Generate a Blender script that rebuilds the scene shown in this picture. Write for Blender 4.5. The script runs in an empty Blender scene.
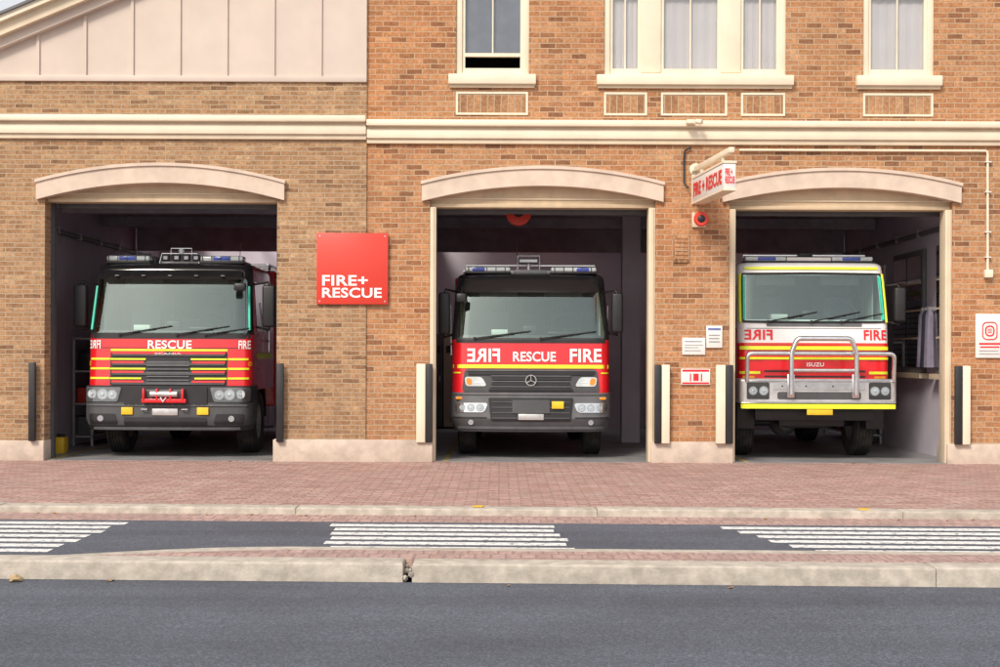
import bpy, bmesh, math, random
from mathutils import Vector, Matrix
random.seed(7)
F=1389.0; CAMD=20.4; CAMH=1.6; HZ=353.0
def X(px,y=0): return (px-500)*(CAMD+y)/F
def Z(py,y=0): return CAMH-(py-HZ)*(CAMD+y)/F
scene=bpy.context.scene
# ------------------------------------------------------------ materials
def newmat(name):
    m=bpy.data.materials.new(name); m.use_nodes=True
    nt=m.node_tree; bs=nt.nodes['Principled BSDF']
    return m,nt,bs
def N(nt,t,**k):
    n=nt.nodes.new(t)
    for a,v in k.items(): setattr(n,a,v)
    return n
def coords(nt): return N(nt,'ShaderNodeTexCoord').outputs['Object']
def mixc(nt,fac,a,b,mode='MIX'):
    n=N(nt,'ShaderNodeMix',data_type='RGBA',blend_type=mode)
    for s,v in ((0,fac),(6,a),(7,b)):
        if hasattr(v,'is_output'): nt.links.new(v,n.inputs[s])
        else: n.inputs[s].default_value = v if s==0 else (v[0],v[1],v[2],1)
    return n.outputs[2]
def noise(nt,vec,scale,detail=3,rough=.55,lo=.35,hi=.65):
    n=N(nt,'ShaderNodeTexNoise'); n.inputs['Scale'].default_value=scale
    n.inputs['Detail'].default_value=detail; n.inputs['Roughness'].default_value=rough
    nt.links.new(vec,n.inputs['Vector'])
    r=N(nt,'ShaderNodeMapRange'); r.inputs[1].default_value=lo; r.inputs[2].default_value=hi
    nt.links.new(n.outputs[0],r.inputs[0]); return r.outputs[0]
def addbump(nt,bs,h,strength,dist):
    b=N(nt,'ShaderNodeBump'); b.inputs['Strength'].default_value=strength; b.inputs['Distance'].default_value=dist
    nt.links.new(h,b.inputs['Height']); nt.links.new(b.outputs[0],bs.inputs['Normal'])
def streaks(nt,v,lo=.5,hi=.8):
    mp=N(nt,'ShaderNodeMapping'); mp.inputs['Scale'].default_value=(2.6,2.6,.22); nt.links.new(v,mp.inputs[0])
    return noise(nt,mp.outputs[0],1.5,3,.65,lo,hi)
def M(name,col,rough=.6,metal=0,var=.15,scale=5,bump=0,bscale=80,coat=0,dirt=0):
    m,nt,bs=newmat(name); v=coords(nt)
    f=noise(nt,v,scale,2)
    dark=tuple(c*(1-var) for c in col); lite=tuple(min(1,c*(1+var*.5)) for c in col)
    c=mixc(nt,f,dark,lite)
    if dirt:
        d=noise(nt,v,scale*.35,4,.7,.45,.75)
        mm=N(nt,'ShaderNodeMath',operation='MULTIPLY'); mm.inputs[1].default_value=dirt; nt.links.new(d,mm.inputs[0])
        c=mixc(nt,mm.outputs[0],c,(.16,.13,.10))
    nt.links.new(c,bs.inputs['Base Color'])
    bs.inputs['Roughness'].default_value=rough; bs.inputs['Metallic'].default_value=metal
    if coat: bs.inputs['Coat Weight'].default_value=coat; bs.inputs['Coat Roughness'].default_value=.06
    if bump: addbump(nt,bs,noise(nt,v,bscale,1,.6,0,1),bump,.004)
    return m
def glassmat(name,tint,refl,gr=.03,gcol=(.9,.95,.95)):
    m,nt,bs=newmat(name); nt.nodes.remove(bs); out=nt.nodes['Material Output']
    t=N(nt,'ShaderNodeBsdfTransparent'); t.inputs[0].default_value=(*tint,1)
    g=N(nt,'ShaderNodeBsdfGlossy'); g.inputs[0].default_value=(*gcol,1); g.inputs['Roughness'].default_value=gr
    fr=N(nt,'ShaderNodeLayerWeight'); fr.inputs[0].default_value=.2
    ma=N(nt,'ShaderNodeMath',operation='MULTIPLY_ADD'); ma.inputs[1].default_value=.6; ma.inputs[2].default_value=refl; ma.use_clamp=True
    nt.links.new(fr.outputs['Fresnel'],ma.inputs[0])
    x=N(nt,'ShaderNodeMixShader'); nt.links.new(ma.outputs[0],x.inputs[0]); nt.links.new(t.outputs[0],x.inputs[1]); nt.links.new(g.outputs[0],x.inputs[2])
    nt.links.new(x.outputs[0],out.inputs[0]); return m
def brickmat(name,cols,mortar,bw,bh,ms,horiz=False,bumpd=.006,dirt=.3,pos=None,dk=(.14,.10,.07),big=None):
    m,nt,bs=newmat(name); v=coords(nt)
    s=N(nt,'ShaderNodeSeparateXYZ'); nt.links.new(v,s.inputs[0])
    c=N(nt,'ShaderNodeCombineXYZ')
    if horiz: nt.links.new(s.outputs[0],c.inputs[0]); nt.links.new(s.outputs[1],c.inputs[1])
    else:
        a=N(nt,'ShaderNodeMath',operation='ADD'); nt.links.new(s.outputs[0],a.inputs[0]); nt.links.new(s.outputs[1],a.inputs[1])
        nt.links.new(a.outputs[0],c.inputs[0]); nt.links.new(s.outputs[2],c.inputs[1])
    wn=N(nt,'ShaderNodeTexNoise'); wn.inputs['Scale'].default_value=7; wn.inputs['Detail'].default_value=0; nt.links.new(v,wn.inputs['Vector'])
    sc=N(nt,'ShaderNodeVectorMath',operation='SCALE'); sc.inputs['Scale'].default_value=.012; nt.links.new(wn.outputs['Color'],sc.inputs[0])
    ad=N(nt,'ShaderNodeVectorMath',operation='ADD'); nt.links.new(c.outputs[0],ad.inputs[0]); nt.links.new(sc.outputs[0],ad.inputs[1])
    b=N(nt,'ShaderNodeTexBrick'); nt.links.new(ad.outputs[0],b.inputs['Vector'])
    b.inputs['Color1'].default_value=(0,0,0,1); b.inputs['Color2'].default_value=(1,1,1,1); b.inputs['Mortar'].default_value=(.5,.5,.5,1)
    b.inputs['Scale'].default_value=1; b.inputs['Mortar Size'].default_value=ms; b.inputs['Mortar Smooth'].default_value=.2
    b.inputs['Brick Width'].default_value=bw; b.inputs['Row Height'].default_value=bh
    r=N(nt,'ShaderNodeValToRGB'); el=r.color_ramp.elements; n=len(cols)
    while len(el)<n: el.new(.5)
    for i,cc in enumerate(cols): el[i].position=(pos[i] if pos else i/(n-1)); el[i].color=(*cc,1)
    nt.links.new(b.outputs['Color'],r.inputs[0])
    f=noise(nt,v,22,3,.7); col=mixc(nt,f,(.68,.66,.64),(1.20,1.18,1.16)); col=mixc(nt,1.0,r.outputs[0],col,'MULTIPLY')
    f5=noise(nt,v,4.5,2,.6,.3,.7); col=mixc(nt,1.0,col,mixc(nt,f5,(.86,.85,.84),(1.10,1.09,1.08)),'MULTIPLY')
    col=mixc(nt,b.outputs['Fac'],col,mortar)
    d=noise(nt,v,.9,4,.7,.42,.72); mm=N(nt,'ShaderNodeMath',operation='MULTIPLY'); mm.inputs[1].default_value=dirt; nt.links.new(d,mm.inputs[0])
    col=mixc(nt,mm.outputs[0],col,dk)
    if big:
        d2=noise(nt,v,.35,1,.6,.35,.65); col=mixc(nt,d2,col,mixc(nt,1.0,col,big,'MULTIPLY'))
    if not horiz:
        g1=N(nt,'ShaderNodeMapRange'); g1.inputs[1].default_value=1.3; g1.inputs[2].default_value=.2; g1.inputs[3].default_value=0; g1.inputs[4].default_value=.25
        nt.links.new(s.outputs[2],g1.inputs[0]); gm=N(nt,'ShaderNodeMath',operation='MULTIPLY'); nt.links.new(g1.outputs[0],gm.inputs[0]); nt.links.new(noise(nt,v,3,3,.7,.3,.7),gm.inputs[1])
        col=mixc(nt,gm.outputs[0],col,(.16,.12,.09))
        k_=N(nt,'ShaderNodeMath',operation='MULTIPLY'); k_.inputs[1].default_value=.22; nt.links.new(streaks(nt,v),k_.inputs[0]); col=mixc(nt,k_.outputs[0],col,(.16,.12,.09))
    nt.links.new(col,bs.inputs['Base Color']); bs.inputs['Roughness'].default_value=.88
    k=N(nt,'ShaderNodeMath',operation='MULTIPLY'); k.inputs[1].default_value=-3; nt.links.new(b.outputs['Fac'],k.inputs[0])
    addbump(nt,bs,k.outputs[0],.6,bumpd); return m

BR_L=brickmat('brown brick',[(.23,.125,.065),(.40,.235,.125),(.45,.275,.15),(.36,.205,.105),(.52,.345,.20)],(.46,.35,.24),.26,.068,.0075,dirt=.16,pos=[0,.2,.5,.75,1])
BR_R=brickmat('orange brick',[(.24,.11,.055),(.44,.225,.105),(.52,.28,.14),(.40,.19,.09),(.58,.345,.19)],(.50,.37,.25),.23,.078,.008,dirt=.15,big=(1.08,.94,.84),pos=[0,.2,.5,.75,1])
BR_P=brickmat('panel brick',[(.28,.14,.07),(.45,.24,.12),(.53,.295,.155)],(.47,.36,.25),.10,.30,.008,dirt=.12)
PAVE=brickmat('clay paver',[(.36,.215,.19),(.46,.29,.26),(.52,.35,.32),(.41,.26,.23),(.48,.36,.33)],(.24,.165,.15),.24,.12,.010,horiz=True,dirt=.28,bumpd=.003,dk=(.22,.15,.14))
PAVE2=brickmat('clay gutter paver',[(.38,.25,.225),(.48,.33,.30),(.44,.30,.27)],(.29,.20,.19),.12,.24,.010,horiz=True,dirt=.35,bumpd=.003,dk=(.2,.15,.14))
CREAM=M('cream paint',(.74,.62,.46),.6,var=.06,scale=3,dirt=.15)
CREAML=M('pale cream paint',(.84,.74,.58),.55,var=.05,scale=3,dirt=.08)
CONC=M('painted concrete plinth',(.60,.50,.42),.8,var=.12,scale=6,dirt=.35,bump=.5)
BATT=M('gable board paint',(.64,.54,.47),.6,var=.05,scale=2,dirt=.08)
ARCHM=M('rendered arch',(.69,.56,.46),.75,var=.08,scale=5,dirt=.18,bump=.4,bscale=50)
TYMP=M('lintel paint',(.62,.48,.32),.6,var=.1,dirt=.2)
KERB=M('kerb concrete',(.49,.44,.38),.85,var=.2,scale=9,dirt=.45,bump=.8,bscale=50)
INW=M('interior wall paint',(.62,.585,.68),.8,var=.06,scale=2,dirt=.12)
INC=M('interior ceiling',(.46,.44,.50),.8)
FLOOR=M('bay floor concrete',(.28,.28,.29),.5,var=.25,scale=2,dirt=.35)
DARK=M('dark room',(.05,.05,.055),.9)
WHITE=M('white sign face',(.80,.78,.76),.4,var=.03)
WHT=M('white vehicle paint',(.86,.84,.84),.3,var=.04,coat=.6)
REDS=M('red sign face',(.70,.055,.035),.4,var=.05,scale=1.5)
RED=M('red vehicle paint',(.78,.012,.022),.25,var=.10,coat=.8,dirt=.04)
YEL=M('lime yellow reflective tape',(.82,.88,.04),.4,var=.06)
ORY=M('yellow plate',(.85,.55,.03),.4)
YLINE=M('faded yellow floor paint',(.42,.33,.12),.7,var=.4,scale=12)
BLK=M('black plastic',(.020,.020,.023),.45,var=.2)
BLKG=M('gloss black',(.012,.012,.014),.12,coat=.8)
GREY=M('dark grey plastic',(.070,.073,.080),.5,var=.15,dirt=.15)
GREYM=M('mid grey plastic',(.135,.14,.15),.45,var=.15,dirt=.1)
ALU=M('polished aluminium',(.80,.80,.82),.25,metal=1,var=.1,scale=9)
STEEL=M('worn aluminium',(.62,.62,.63),.4,metal=.6,var=.15,scale=7)
RUB=M('tyre rubber',(.028,.028,.028),.85,var=.3,scale=15,dirt=.4)
RIMM=M('rim paint',(.4,.4,.4),.5,metal=.5)
SEAT=M('cab trim',(.40,.42,.41),.9,var=.1)
SEATF=M('seat fabric',(.08,.08,.10),.9)
LENS=M('chrome reflector',(.9,.9,.92),.12,metal=.9,var=.02)
AMB=M('amber lens',(.85,.30,.02),.2,coat=.5)
BLUE=M('blue beacon lens',(.04,.08,.45),.15,coat=.7)
CLR=M('clear beacon lens',(.60,.66,.68),.12,coat=.7)
TEAL=M('green trim and edge glint',(.02,.58,.40),.3,coat=.4)  # truck three trim; on truck one the painted windscreen-edge reflections
LETW=M('white lettering',(.90,.88,.88),.4,var=.02)
LETR=M('red lettering',(.78,.02,.03),.4,var=.03)
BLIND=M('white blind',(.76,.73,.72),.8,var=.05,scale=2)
BLINDD=M('dark grey-blue blind',(.20,.22,.27),.8)  # blind cloth in its own dark grey-blue
CLOTH=M('grey lilac cloth',(.24,.22,.30),.9)
NAVY=M('navy cloth',(.03,.035,.07),.9)
LEAF=M('dry leaf',(.45,.22,.07),.8)
GLW=glassmat('windscreen glass',(.76,.92,.87),.16,gcol=(.80,.95,.90))
GLB=glassmat('window glass',(.92,.92,.93),.06)
GLD=M('dark side glass',(.015,.02,.022),.05,coat=1)
GLH=glassmat('headlight cover',(.9,.92,.95),.12)

def asphalt(name,base,sp=.5):
    m,nt,bs=newmat(name); v=coords(nt)
    vo=N(nt,'ShaderNodeTexVoronoi'); vo.inputs['Scale'].default_value=95; nt.links.new(v,vo.inputs['Vector'])
    r=N(nt,'ShaderNodeValToRGB'); el=r.color_ramp.elements
    el[0].color=(*[c*.70 for c in base],1); el[1].color=(*[c*1.6 for c in base],1); el[0].position=.1; el[1].position=.95
    e=el.new(.6); e.color=(*base,1)
    s=N(nt,'ShaderNodeSeparateColor'); nt.links.new(vo.outputs['Color'],s.inputs[0]); nt.links.new(s.outputs[0],r.inputs[0])
    f=noise(nt,v,.6,4,.65); c=mixc(nt,f,(.86,.86,.86),(1.12,1.12,1.12)); c=mixc(nt,1.,r.outputs[0],c,'MULTIPLY')
    mp=N(nt,'ShaderNodeMapping'); mp.inputs['Scale'].default_value=(.08,1.6,1); nt.links.new(v,mp.inputs[0])
    f2=noise(nt,mp.outputs[0],1.2,3,.6); c2=mixc(nt,f2,(.88,.88,.89),(1.12,1.12,1.12)); c=mixc(nt,1.,c,c2,'MULTIPLY')
    nt.links.new(c,bs.inputs['Base Color']); bs.inputs['Roughness'].default_value=.8
    addbump(nt,bs,vo.outputs['Distance'],.5,.004); return m
ASPH=asphalt('road asphalt',(.082,.091,.116)); ASPL=asphalt('lane asphalt',(.080,.089,.114))
def wornpaint():
    m,nt,bs=newmat('worn road paint'); v=coords(nt)
    f=noise(nt,v,14,5,.75,.37,.50); c=mixc(nt,f,(.22,.22,.24),(.76,.76,.75))
    nt.links.new(c,bs.inputs['Base Color']); bs.inputs['Roughness'].default_value=.7; return m
RPAINT=wornpaint()
GROUND=M('bare ground',(.22,.19,.15),.95,var=.3,scale=.5)

# ------------------------------------------------------------ builder
class B:
    def __init__(s): s.bm=bmesh.new(); s.mats=[]
    def mi(s,m):
        if m not in s.mats: s.mats.append(m)
        return s.mats.index(m)
    def take(s,t,m,mat=None):
        i=s.mi(m)
        if mat is not None: bmesh.ops.transform(t,matrix=mat,verts=t.verts)
        bmesh.ops.recalc_face_normals(t,faces=t.faces)
        for f in t.faces: f.material_index=i
        me=bpy.data.meshes.new('t'); t.to_mesh(me); t.free(); s.bm.from_mesh(me); bpy.data.meshes.remove(me)
    def box(s,x0,x1,y0,y1,z0,z1,m,bev=0,mat=None,seg=2):
        t=bmesh.new(); bmesh.ops.create_cube(t,size=1)
        for v in t.verts: v.co=Vector(((x0+x1)/2+v.co.x*abs(x1-x0),(y0+y1)/2+v.co.y*abs(y1-y0),(z0+z1)/2+v.co.z*abs(z1-z0)))
        if bev: bmesh.ops.bevel(t,geom=list(t.edges),offset=bev,segments=seg,profile=.5,affect='EDGES')
        s.take(t,m,mat); return s
    def cyl(s,p0,p1,r,m,r2=None,seg=20):
        p0=Vector(p0);p1=Vector(p1); d=p1-p0; t=bmesh.new()
        bmesh.ops.create_cone(t,cap_ends=True,segments=seg,radius1=r,radius2=r if r2 is None else r2,depth=d.length)
        q=d.to_track_quat('Z','Y').to_matrix().to_4x4()
        s.take(t,m,Matrix.Translation((p0+p1)/2)@q); return s
    def ball(s,c,r,m,sc=(1,1,1)):
        t=bmesh.new(); bmesh.ops.create_uvsphere(t,u_segments=20,v_segments=12,radius=r)
        s.take(t,m,Matrix.Translation(c)@Matrix.Diagonal((*sc,1))); return s
    def tube(s,pts,r,m,seg=10):
        pts=[Vector(p) for p in pts]; t=bmesh.new(); rings=[]
        up=Vector((0,1,.01)).normalized()
        for i,p in enumerate(pts):
            d=(pts[min(i+1,len(pts)-1)]-pts[max(i-1,0)]).normalized()
            a=d.cross(up)
            if a.length<.05: a=d.cross(Vector((1,0,0)))
            a.normalize(); b=d.cross(a).normalized()
            rings.append([t.verts.new(p+a*math.cos(k*2*math.pi/seg)*r+b*math.sin(k*2*math.pi/seg)*r) for k in range(seg)])
        for i in range(len(rings)-1):
            for k in range(seg): t.faces.new((rings[i][k],rings[i][(k+1)%seg],rings[i+1][(k+1)%seg],rings[i+1][k]))
        t.faces.new(rings[0]); t.faces.new(rings[-1]); s.take(t,m); return s
    def prism(s,pts,y0,y1,m):
        t=bmesh.new(); a=[t.verts.new((x,y0,z)) for x,z in pts]; b=[t.verts.new((x,y1,z)) for x,z in pts]
        t.faces.new(a); t.faces.new(b[::-1]); n=len(pts)
        for i in range(n): t.faces.new((a[i],a[(i+1)%n],b[(i+1)%n],b[i]))
        s.take(t,m); return s
    def plan(s,pts,z0,z1,m):
        t=bmesh.new(); a=[t.verts.new((x,y,z0)) for x,y in pts]; b=[t.verts.new((x,y,z1)) for x,y in pts]
        t.faces.new(a); t.faces.new(b[::-1]); n=len(pts)
        for i in range(n): t.faces.new((a[i],a[(i+1)%n],b[(i+1)%n],b[i]))
        s.take(t,m); return s
    def lathe(s,prof,m,seg=36,c=(0,0,0)):
        t=bmesh.new(); R=[]
        for k in range(seg):
            a=2*math.pi*k/seg; R.append([t.verts.new((c[0]+x,c[1]+r*math.cos(a),c[2]+r*math.sin(a))) for x,r in prof])
        for k in range(seg):
            for i in range(len(prof)-1): t.faces.new((R[k][i],R[k][i+1],R[(k+1)%seg][i+1],R[(k+1)%seg][i]))
        s.take(t,m); return s
    def make(s,name,parent=None,loc=(0,0,0),angle=32,**props):
        me=bpy.data.meshes.new(name); s.bm.to_mesh(me); s.bm.free()
        for m in s.mats: me.materials.append(m)
        me.polygons.foreach_set('use_smooth',[True]*len(me.polygons)); me.set_sharp_from_angle(angle=math.radians(angle))
        o=bpy.data.objects.new(name,me); scene.collection.objects.link(o)
        if parent: o.parent=parent
        o.location=loc
        for k,v in props.items(): o[k]=v
        return o
def empty(name,loc=(0,0,0),parent=None,**props):
    o=bpy.data.objects.new(name,None); scene.collection.objects.link(o); o.location=loc; o.empty_display_size=.2
    if parent: o.parent=parent
    for k,v in props.items(): o[k]=v
    return o
def lettering(name,body,x0,x1,z0,z1,mat,parent,mapf,mirror=False,bold=.02,mats=None):
    cu=bpy.data.curves.new('t','FONT'); cu.body=body; cu.size=1; cu.offset=bold; cu.resolution_u=4
    cu.space_line=.82; cu.align_x='LEFT'; cu.space_character=1.04
    ob=bpy.data.objects.new('t',cu); scene.collection.objects.link(ob)
    dg=bpy.context.evaluated_depsgraph_get(); dg.update()
    me=bpy.data.meshes.new_from_object(ob.evaluated_get(dg)); bpy.data.objects.remove(ob)
    bm=bmesh.new(); bm.from_mesh(me)
    bmesh.ops.triangulate(bm,faces=bm.faces)
    xs=[v.co.x for v in bm.verts]; ys=[v.co.y for v in bm.verts]
    a,b,c,d=min(xs),max(xs),min(ys),max(ys)
    for v in bm.verts:
        u=(v.co.x-a)/(b-a); w=(v.co.y-c)/(d-c)
        if mirror: u=1-u
        v.co=mapf(x0+(x1-x0)*u,z0+(z1-z0)*w)
    bm.to_mesh(me); bm.free(); me.materials.clear(); me.materials.append(mat)
    o=bpy.data.objects.new(name,me); scene.collection.objects.link(o)
    if parent: o.parent=parent
    return o

# ------------------------------------------------------------ SETTING: ground
TH=math.tan(math.radians(1.7))
def sheet(name,y0,y1,z,mat,xa=-60,xb=60,s0=1,s1=1,thick=.0,**p):
    b=B(); b.plan([(xa,y1-TH*xa*s1),(xb,y1-TH*xb*s1),(xb,y0-TH*xb*s0),(xa,y0-TH*xa*s0)],z-.05,z,mat); return b.make(name,kind='structure',**p)
g=B(); g.box(-700,700,-700,700,-.4,-.23,GROUND); g.make('ground',kind='structure')
sheet('footpath',0,-5.88,0,PAVE,s0=0)
sheet('gutter_strip',-6.16,-6.76,-.07,PAVE2)
sheet('slip_lane',-6.76,-9.61,-.07,ASPL)
sheet('road',-9.89,-34,-.14,ASPH)
def kerbline(name,y0,y1,z0,z1,step,seed,gap=.012,x=-30,wide=None):
    random.seed(seed); b=B()
    while x<30:
        a=x+(gap if not wide or abs(x-wide)>.2 else .07); c=x+step; dz=random.uniform(-.004,.004)
        t=bmesh.new(); pts=[(a,y0-TH*a),(c,y0-TH*c),(c,y1-TH*c),(a,y1-TH*a)]
        lo=[t.verts.new((*p,z0)) for p in pts]; hi=[t.verts.new((*p,z1+dz)) for p in pts]
        t.faces.new(lo);t.faces.new(hi)
        for i in range(4): t.faces.new((lo[i],lo[(i+1)%4],hi[(i+1)%4],hi[i]))
        bmesh.ops.bevel(t,geom=[e for e in t.edges if e.verts[0].co.z>z1-.01 and e.verts[1].co.z>z1-.01],offset=.02,segments=3,affect='EDGES',profile=.5)
        b.take(t,KERB); x+=step
    return b.make(name,kind='structure')
kerbline('footpath_kerb',-5.885,-6.165,-.2,.004,3.1,1,gap=.005)
kerbline('road_kerb',-9.61,-9.90,-.2,.003,4.0,2,gap=.006,x=-.73-28,wide=-.73)
b=B(); random.seed(5)
for k in range(9):
    t=bmesh.new(); bmesh.ops.create_icosphere(t,subdivisions=1,radius=random.uniform(.012,.028))
    for v in t.verts: v.co*=random.uniform(.7,1.3)
    b.take(t,KERB,Matrix.Translation((-.69+random.uniform(-.03,.03),-9.89+random.uniform(-.02,.2)+.02,-.12+random.uniform(0,.09))))
b.make('kerb_rubble',kind='structure')
def isl(off):
    pts=[]
    for i in range(13):
        t=i/12; x=-3.5+1.9*t; s=math.sin(t*math.pi/2)
        pts.append((x,-9.60+(.60-off)*s-TH*x))
    pts.append((40,-9.0-off-TH*40)); return pts
o=isl(0); i_=isl(.2)
b=B(); b.plan(o+[(40,-9.605-TH*40)],-.12,-.002,KERB); b.make('island_edge',kind='structure')
b=B(); b.plan([(x+(.35 if k<13 else 0),y) for k,(x,y) in enumerate(i_)]+[(40,-9.608-TH*40),(-3.1,-9.608+TH*3.1)],-.12,.002,PAVE2); b.make('island_paving',kind='structure')
def zebra(xl_t,xr_t,xl_b,xr_b,seed):
    random.seed(seed); b=B(); n=7
    for i in range(n):
        t=i/(n-1); y=-6.95-t*1.85; l=xl_t+(xl_b-xl_t)*t+random.uniform(-.04,.04); r=xr_t+(xr_b-xr_t)*t+random.uniform(-.04,.04)
        b.plan([(l,y-TH*l),(r,y-TH*r),(r,y-.16-TH*r),(l,y-.16-TH*l)],-.069,-.066,RPAINT)
    b.make('crossing_marking',kind='structure')
zebra(-1.6,.5,-1.45,.68,1); zebra(-5.9,-3.65,-5.7,-3.75,2); zebra(2.15,4.9,2.75,5.4,3); zebra(6.6,8.7,6.9,9,4)
b=B()
for px,yy in ((478,-6.0),(861,-6.02)):
    x=(px-500)*14.4/F; b.plan([(x-.05,yy+.08-TH*x),(x+.07,yy+.08-TH*x),(x+.05,yy-.06-TH*x),(x-.04,yy-.06-TH*x)],.006,.011,ORY)
b.make('kerb_paint_marking',kind='structure')

# ------------------------------------------------------------ FIRE STATION
st=empty('fire_station',label='two-storey brick fire station with three arched truck bays',category='fire station')
XS=X(366)
LO=-.03
bays=[(X(45),X(277),Z(203),.23,LO),(X(429),X(655),Z(207),.21,0),(X(729),X(952),Z(208),.2,0)]
ZSP=Z(199); ZT=4.62; WT=.45
def arc(xa,xb,z,h,n=24):
    a=(xb-xa)/2; c=(xa+xb)/2; R=(a*a+h*h)/(2*h); out=[]
    for i in range(n+1):
        x=xa+(xb-xa)*i/n; out.append((x,z+h-R+math.sqrt(max(0,R*R-(x-c)**2))))
    return out
b1=B(); b2=B()
b1.box(-9,bays[0][0],LO,WT,.0,ZT,BR_L); b1.box(bays[0][1],XS,LO,WT,0,ZT,BR_L)
b2.box(XS,bays[1][0],0,WT,0,ZT,BR_R); b2.box(bays[1][1],bays[2][0],0,WT,0,ZT,BR_R); b2.box(bays[2][1],9,0,WT,0,ZT,BR_R)
for i,(xa,xb,zt,h,yo) in enumerate(bays):
    bb=b1 if i==0 else b2
    pts=arc(xa,xb,ZSP,h)+[(xb,ZT),(xa,ZT)]
    bb.prism(pts,yo,WT,BR_L if i==0 else BR_R)
ZW=Z(76)
b1.box(-9,XS,LO,WT,ZT,Z(82),BR_L)
b1.make('wall',st,label='brown brick wing wall')
b2.box(XS,9,0,WT,ZT,ZW,BR_R)
wins=[(X(455),X(528)),(X(603),X(785)),(X(862),X(933))]
ZH=7.75; ZTOP=9.4; prev=XS
for xa,xb in wins: b2.box(prev,xa,0,WT,ZW,ZH,BR_R); prev=xb
b2.box(prev,9,0,WT,ZW,ZH,BR_R); b2.box(XS,9,0,WT,ZH,ZTOP,BR_R)
b2.make('wall',st,label='orange brick main block wall')
b=B(); YB=10; YU=6.4
b.box(-9,-8.7,WT,YB,0,5.4,BR_L); b.box(8.7,9,WT,YU,0,ZTOP,BR_R); b.box(8.7,9,YU,YB,0,4.6,BR_R); b.box(-9,9,YB,YB+.3,0,4.6,BR_R); b.box(XS,9,YU,YU+.3,4.4,ZTOP,BR_R); b.box(XS,XS+.3,WT,YU,4.5,ZTOP,BR_R)
b.make('rear_wall',st)
b=B(); b.box(XS-.1,9.2,-.25,YU+.4,ZTOP,ZTOP+.15,CREAM); b.make('roof',st)
b=B(); b.box(-7.4,-7.25,WT,YB,0,4.05,INW); b.box(XS-.12,XS+.12,WT,YB,0,4.05,INW); b.box(6.85,7.0,WT,YB,0,4.05,INW); b.box(-7.4,7,9.2,9.35,0,4.05,INW)
b.box(X(622,4.5),X(640,4.5),4.5,4.8,0,4.05,INW); b.box(X(80,6),X(100,6),6,6.3,0,4.05,CREAM)
b.make('interior_wall',st)
b=B(); z0,z1=4.05,4.3; H=[(-6.6,-2.7,7.4,9.0),(-1.5,1.8,7.4,9.0),(3.0,6.5,7.4,9.0)]  # ceiling openings out of view, added to let daylight into the bays
b.box(-8.7,8.7,WT,7.4,z0,z1,INC); b.box(-8.7,8.7,9.0,YB,z0,z1,INC); p=-8.7
for h in H: b.box(p,h[0],7.4,9.0,z0,z1,INC); p=h[1]
b.box(p,8.7,7.4,9.0,z0,z1,INC)
for yy,zz in ((2.4,3.87),(4.8,3.87),(7.1,3.6)):  # last, lower beam added to hide the ceiling openings
    b.box(-1.8,6.8,yy,yy+.15,zz,4.05,INC); b.box(-7.2,-2.2,yy,yy+.15,zz,4.05,INC)
b.make('ceiling',st)
for (xa,xb,ya,yb_) in H:
    b=B(); n=3
    for k in range(n+1): x=xa+(xb-xa)*k/n; b.box(x-.03,x+.03,ya,yb_,z1,z1+.08,CREAML)
    b.box(xa,xb,ya-.04,ya,z1,z1+.08,CREAML); b.box(xa,xb,yb_,yb_+.04,z1,z1+.08,CREAML)
    b.make('added_roof_opening',st)  # frame of an unseen opening added to brighten the bay
b=B(); b.box(-8.7,8.7,.0,YB,-.05,.006,FLOOR); b.make('floor',st)
for x in (X(60,.5),X(447,.5),X(742,.5)):
    b=B(); b.box(x-.04,x+.04,.1,8.5,.006,.010,YLINE); b.make('floor_line',st)
for i,(xa,xb,zt,h,yo) in enumerate(bays):
    b=B(); e=.11; lo=arc(xa-e,xb+e,ZSP-.04,h+.02); hi=arc(xa-e,xb+e,ZSP+.24,h+.02)
    b.prism(lo+hi[::-1],yo-.07,yo+.2,ARCHM)
    hi2=arc(xa-e-.015,xb+e+.015,ZSP+.205,h+.02); hi3=arc(xa-e-.015,xb+e+.015,ZSP+.25,h+.02)
    b.prism(hi2+hi3[::-1],yo-.095,yo+.1,ARCHM)
    b.make('arch',st)
    b=B(); ar=arc(xa,xb,ZSP-.01,h)
    b.prism([(xa,zt+.03)]+ar+[(xb,zt+.03)],.12,.3,TYMP)
    b.box(xa,xb,.08,.34,zt,zt+.055,TYMP,.006); b.box(xa,xb,.1,.3,zt+.12,zt+.135,CREAM)
    b.make('lintel',st)
    b=B(); b.cyl((xa+.05,.72,zt+.17),(xb-.05,.72,zt+.17),.17,GREYM); b.box(xa+.03,xb-.03,.50,.54,zt-.05,zt+.02,GREYM); b.make('roller_door',st)
    if i: 
        for x0,x1 in ((xa,xa+.095),(xb-.095,xb)):
            b=B(); b.box(x0,x1,.02,.3,0.0,zt,CREAM,.008); b.box(x0+.03,x1-.03,.0,.03,.0,zt-.01,CREAM); b.make('jamb',st)
    else:
        for x0 in (xa,xb-.05):
            b=B(); b.box(x0,x0+.05,.25,.35,0,zt,GREY); b.make('jamb',st)
for xa,xb,py,yo in ((-9,X(45)+.01,442,LO-.05),(X(274),X(433),440,LO-.05),(X(651),X(733),441,-.05),(X(947),9,442,-.05)):
    b=B(); b.box(xa,xb,yo,WT+.02,-.01,Z(py),CONC,.012); b.make('plinth',st)
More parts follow.
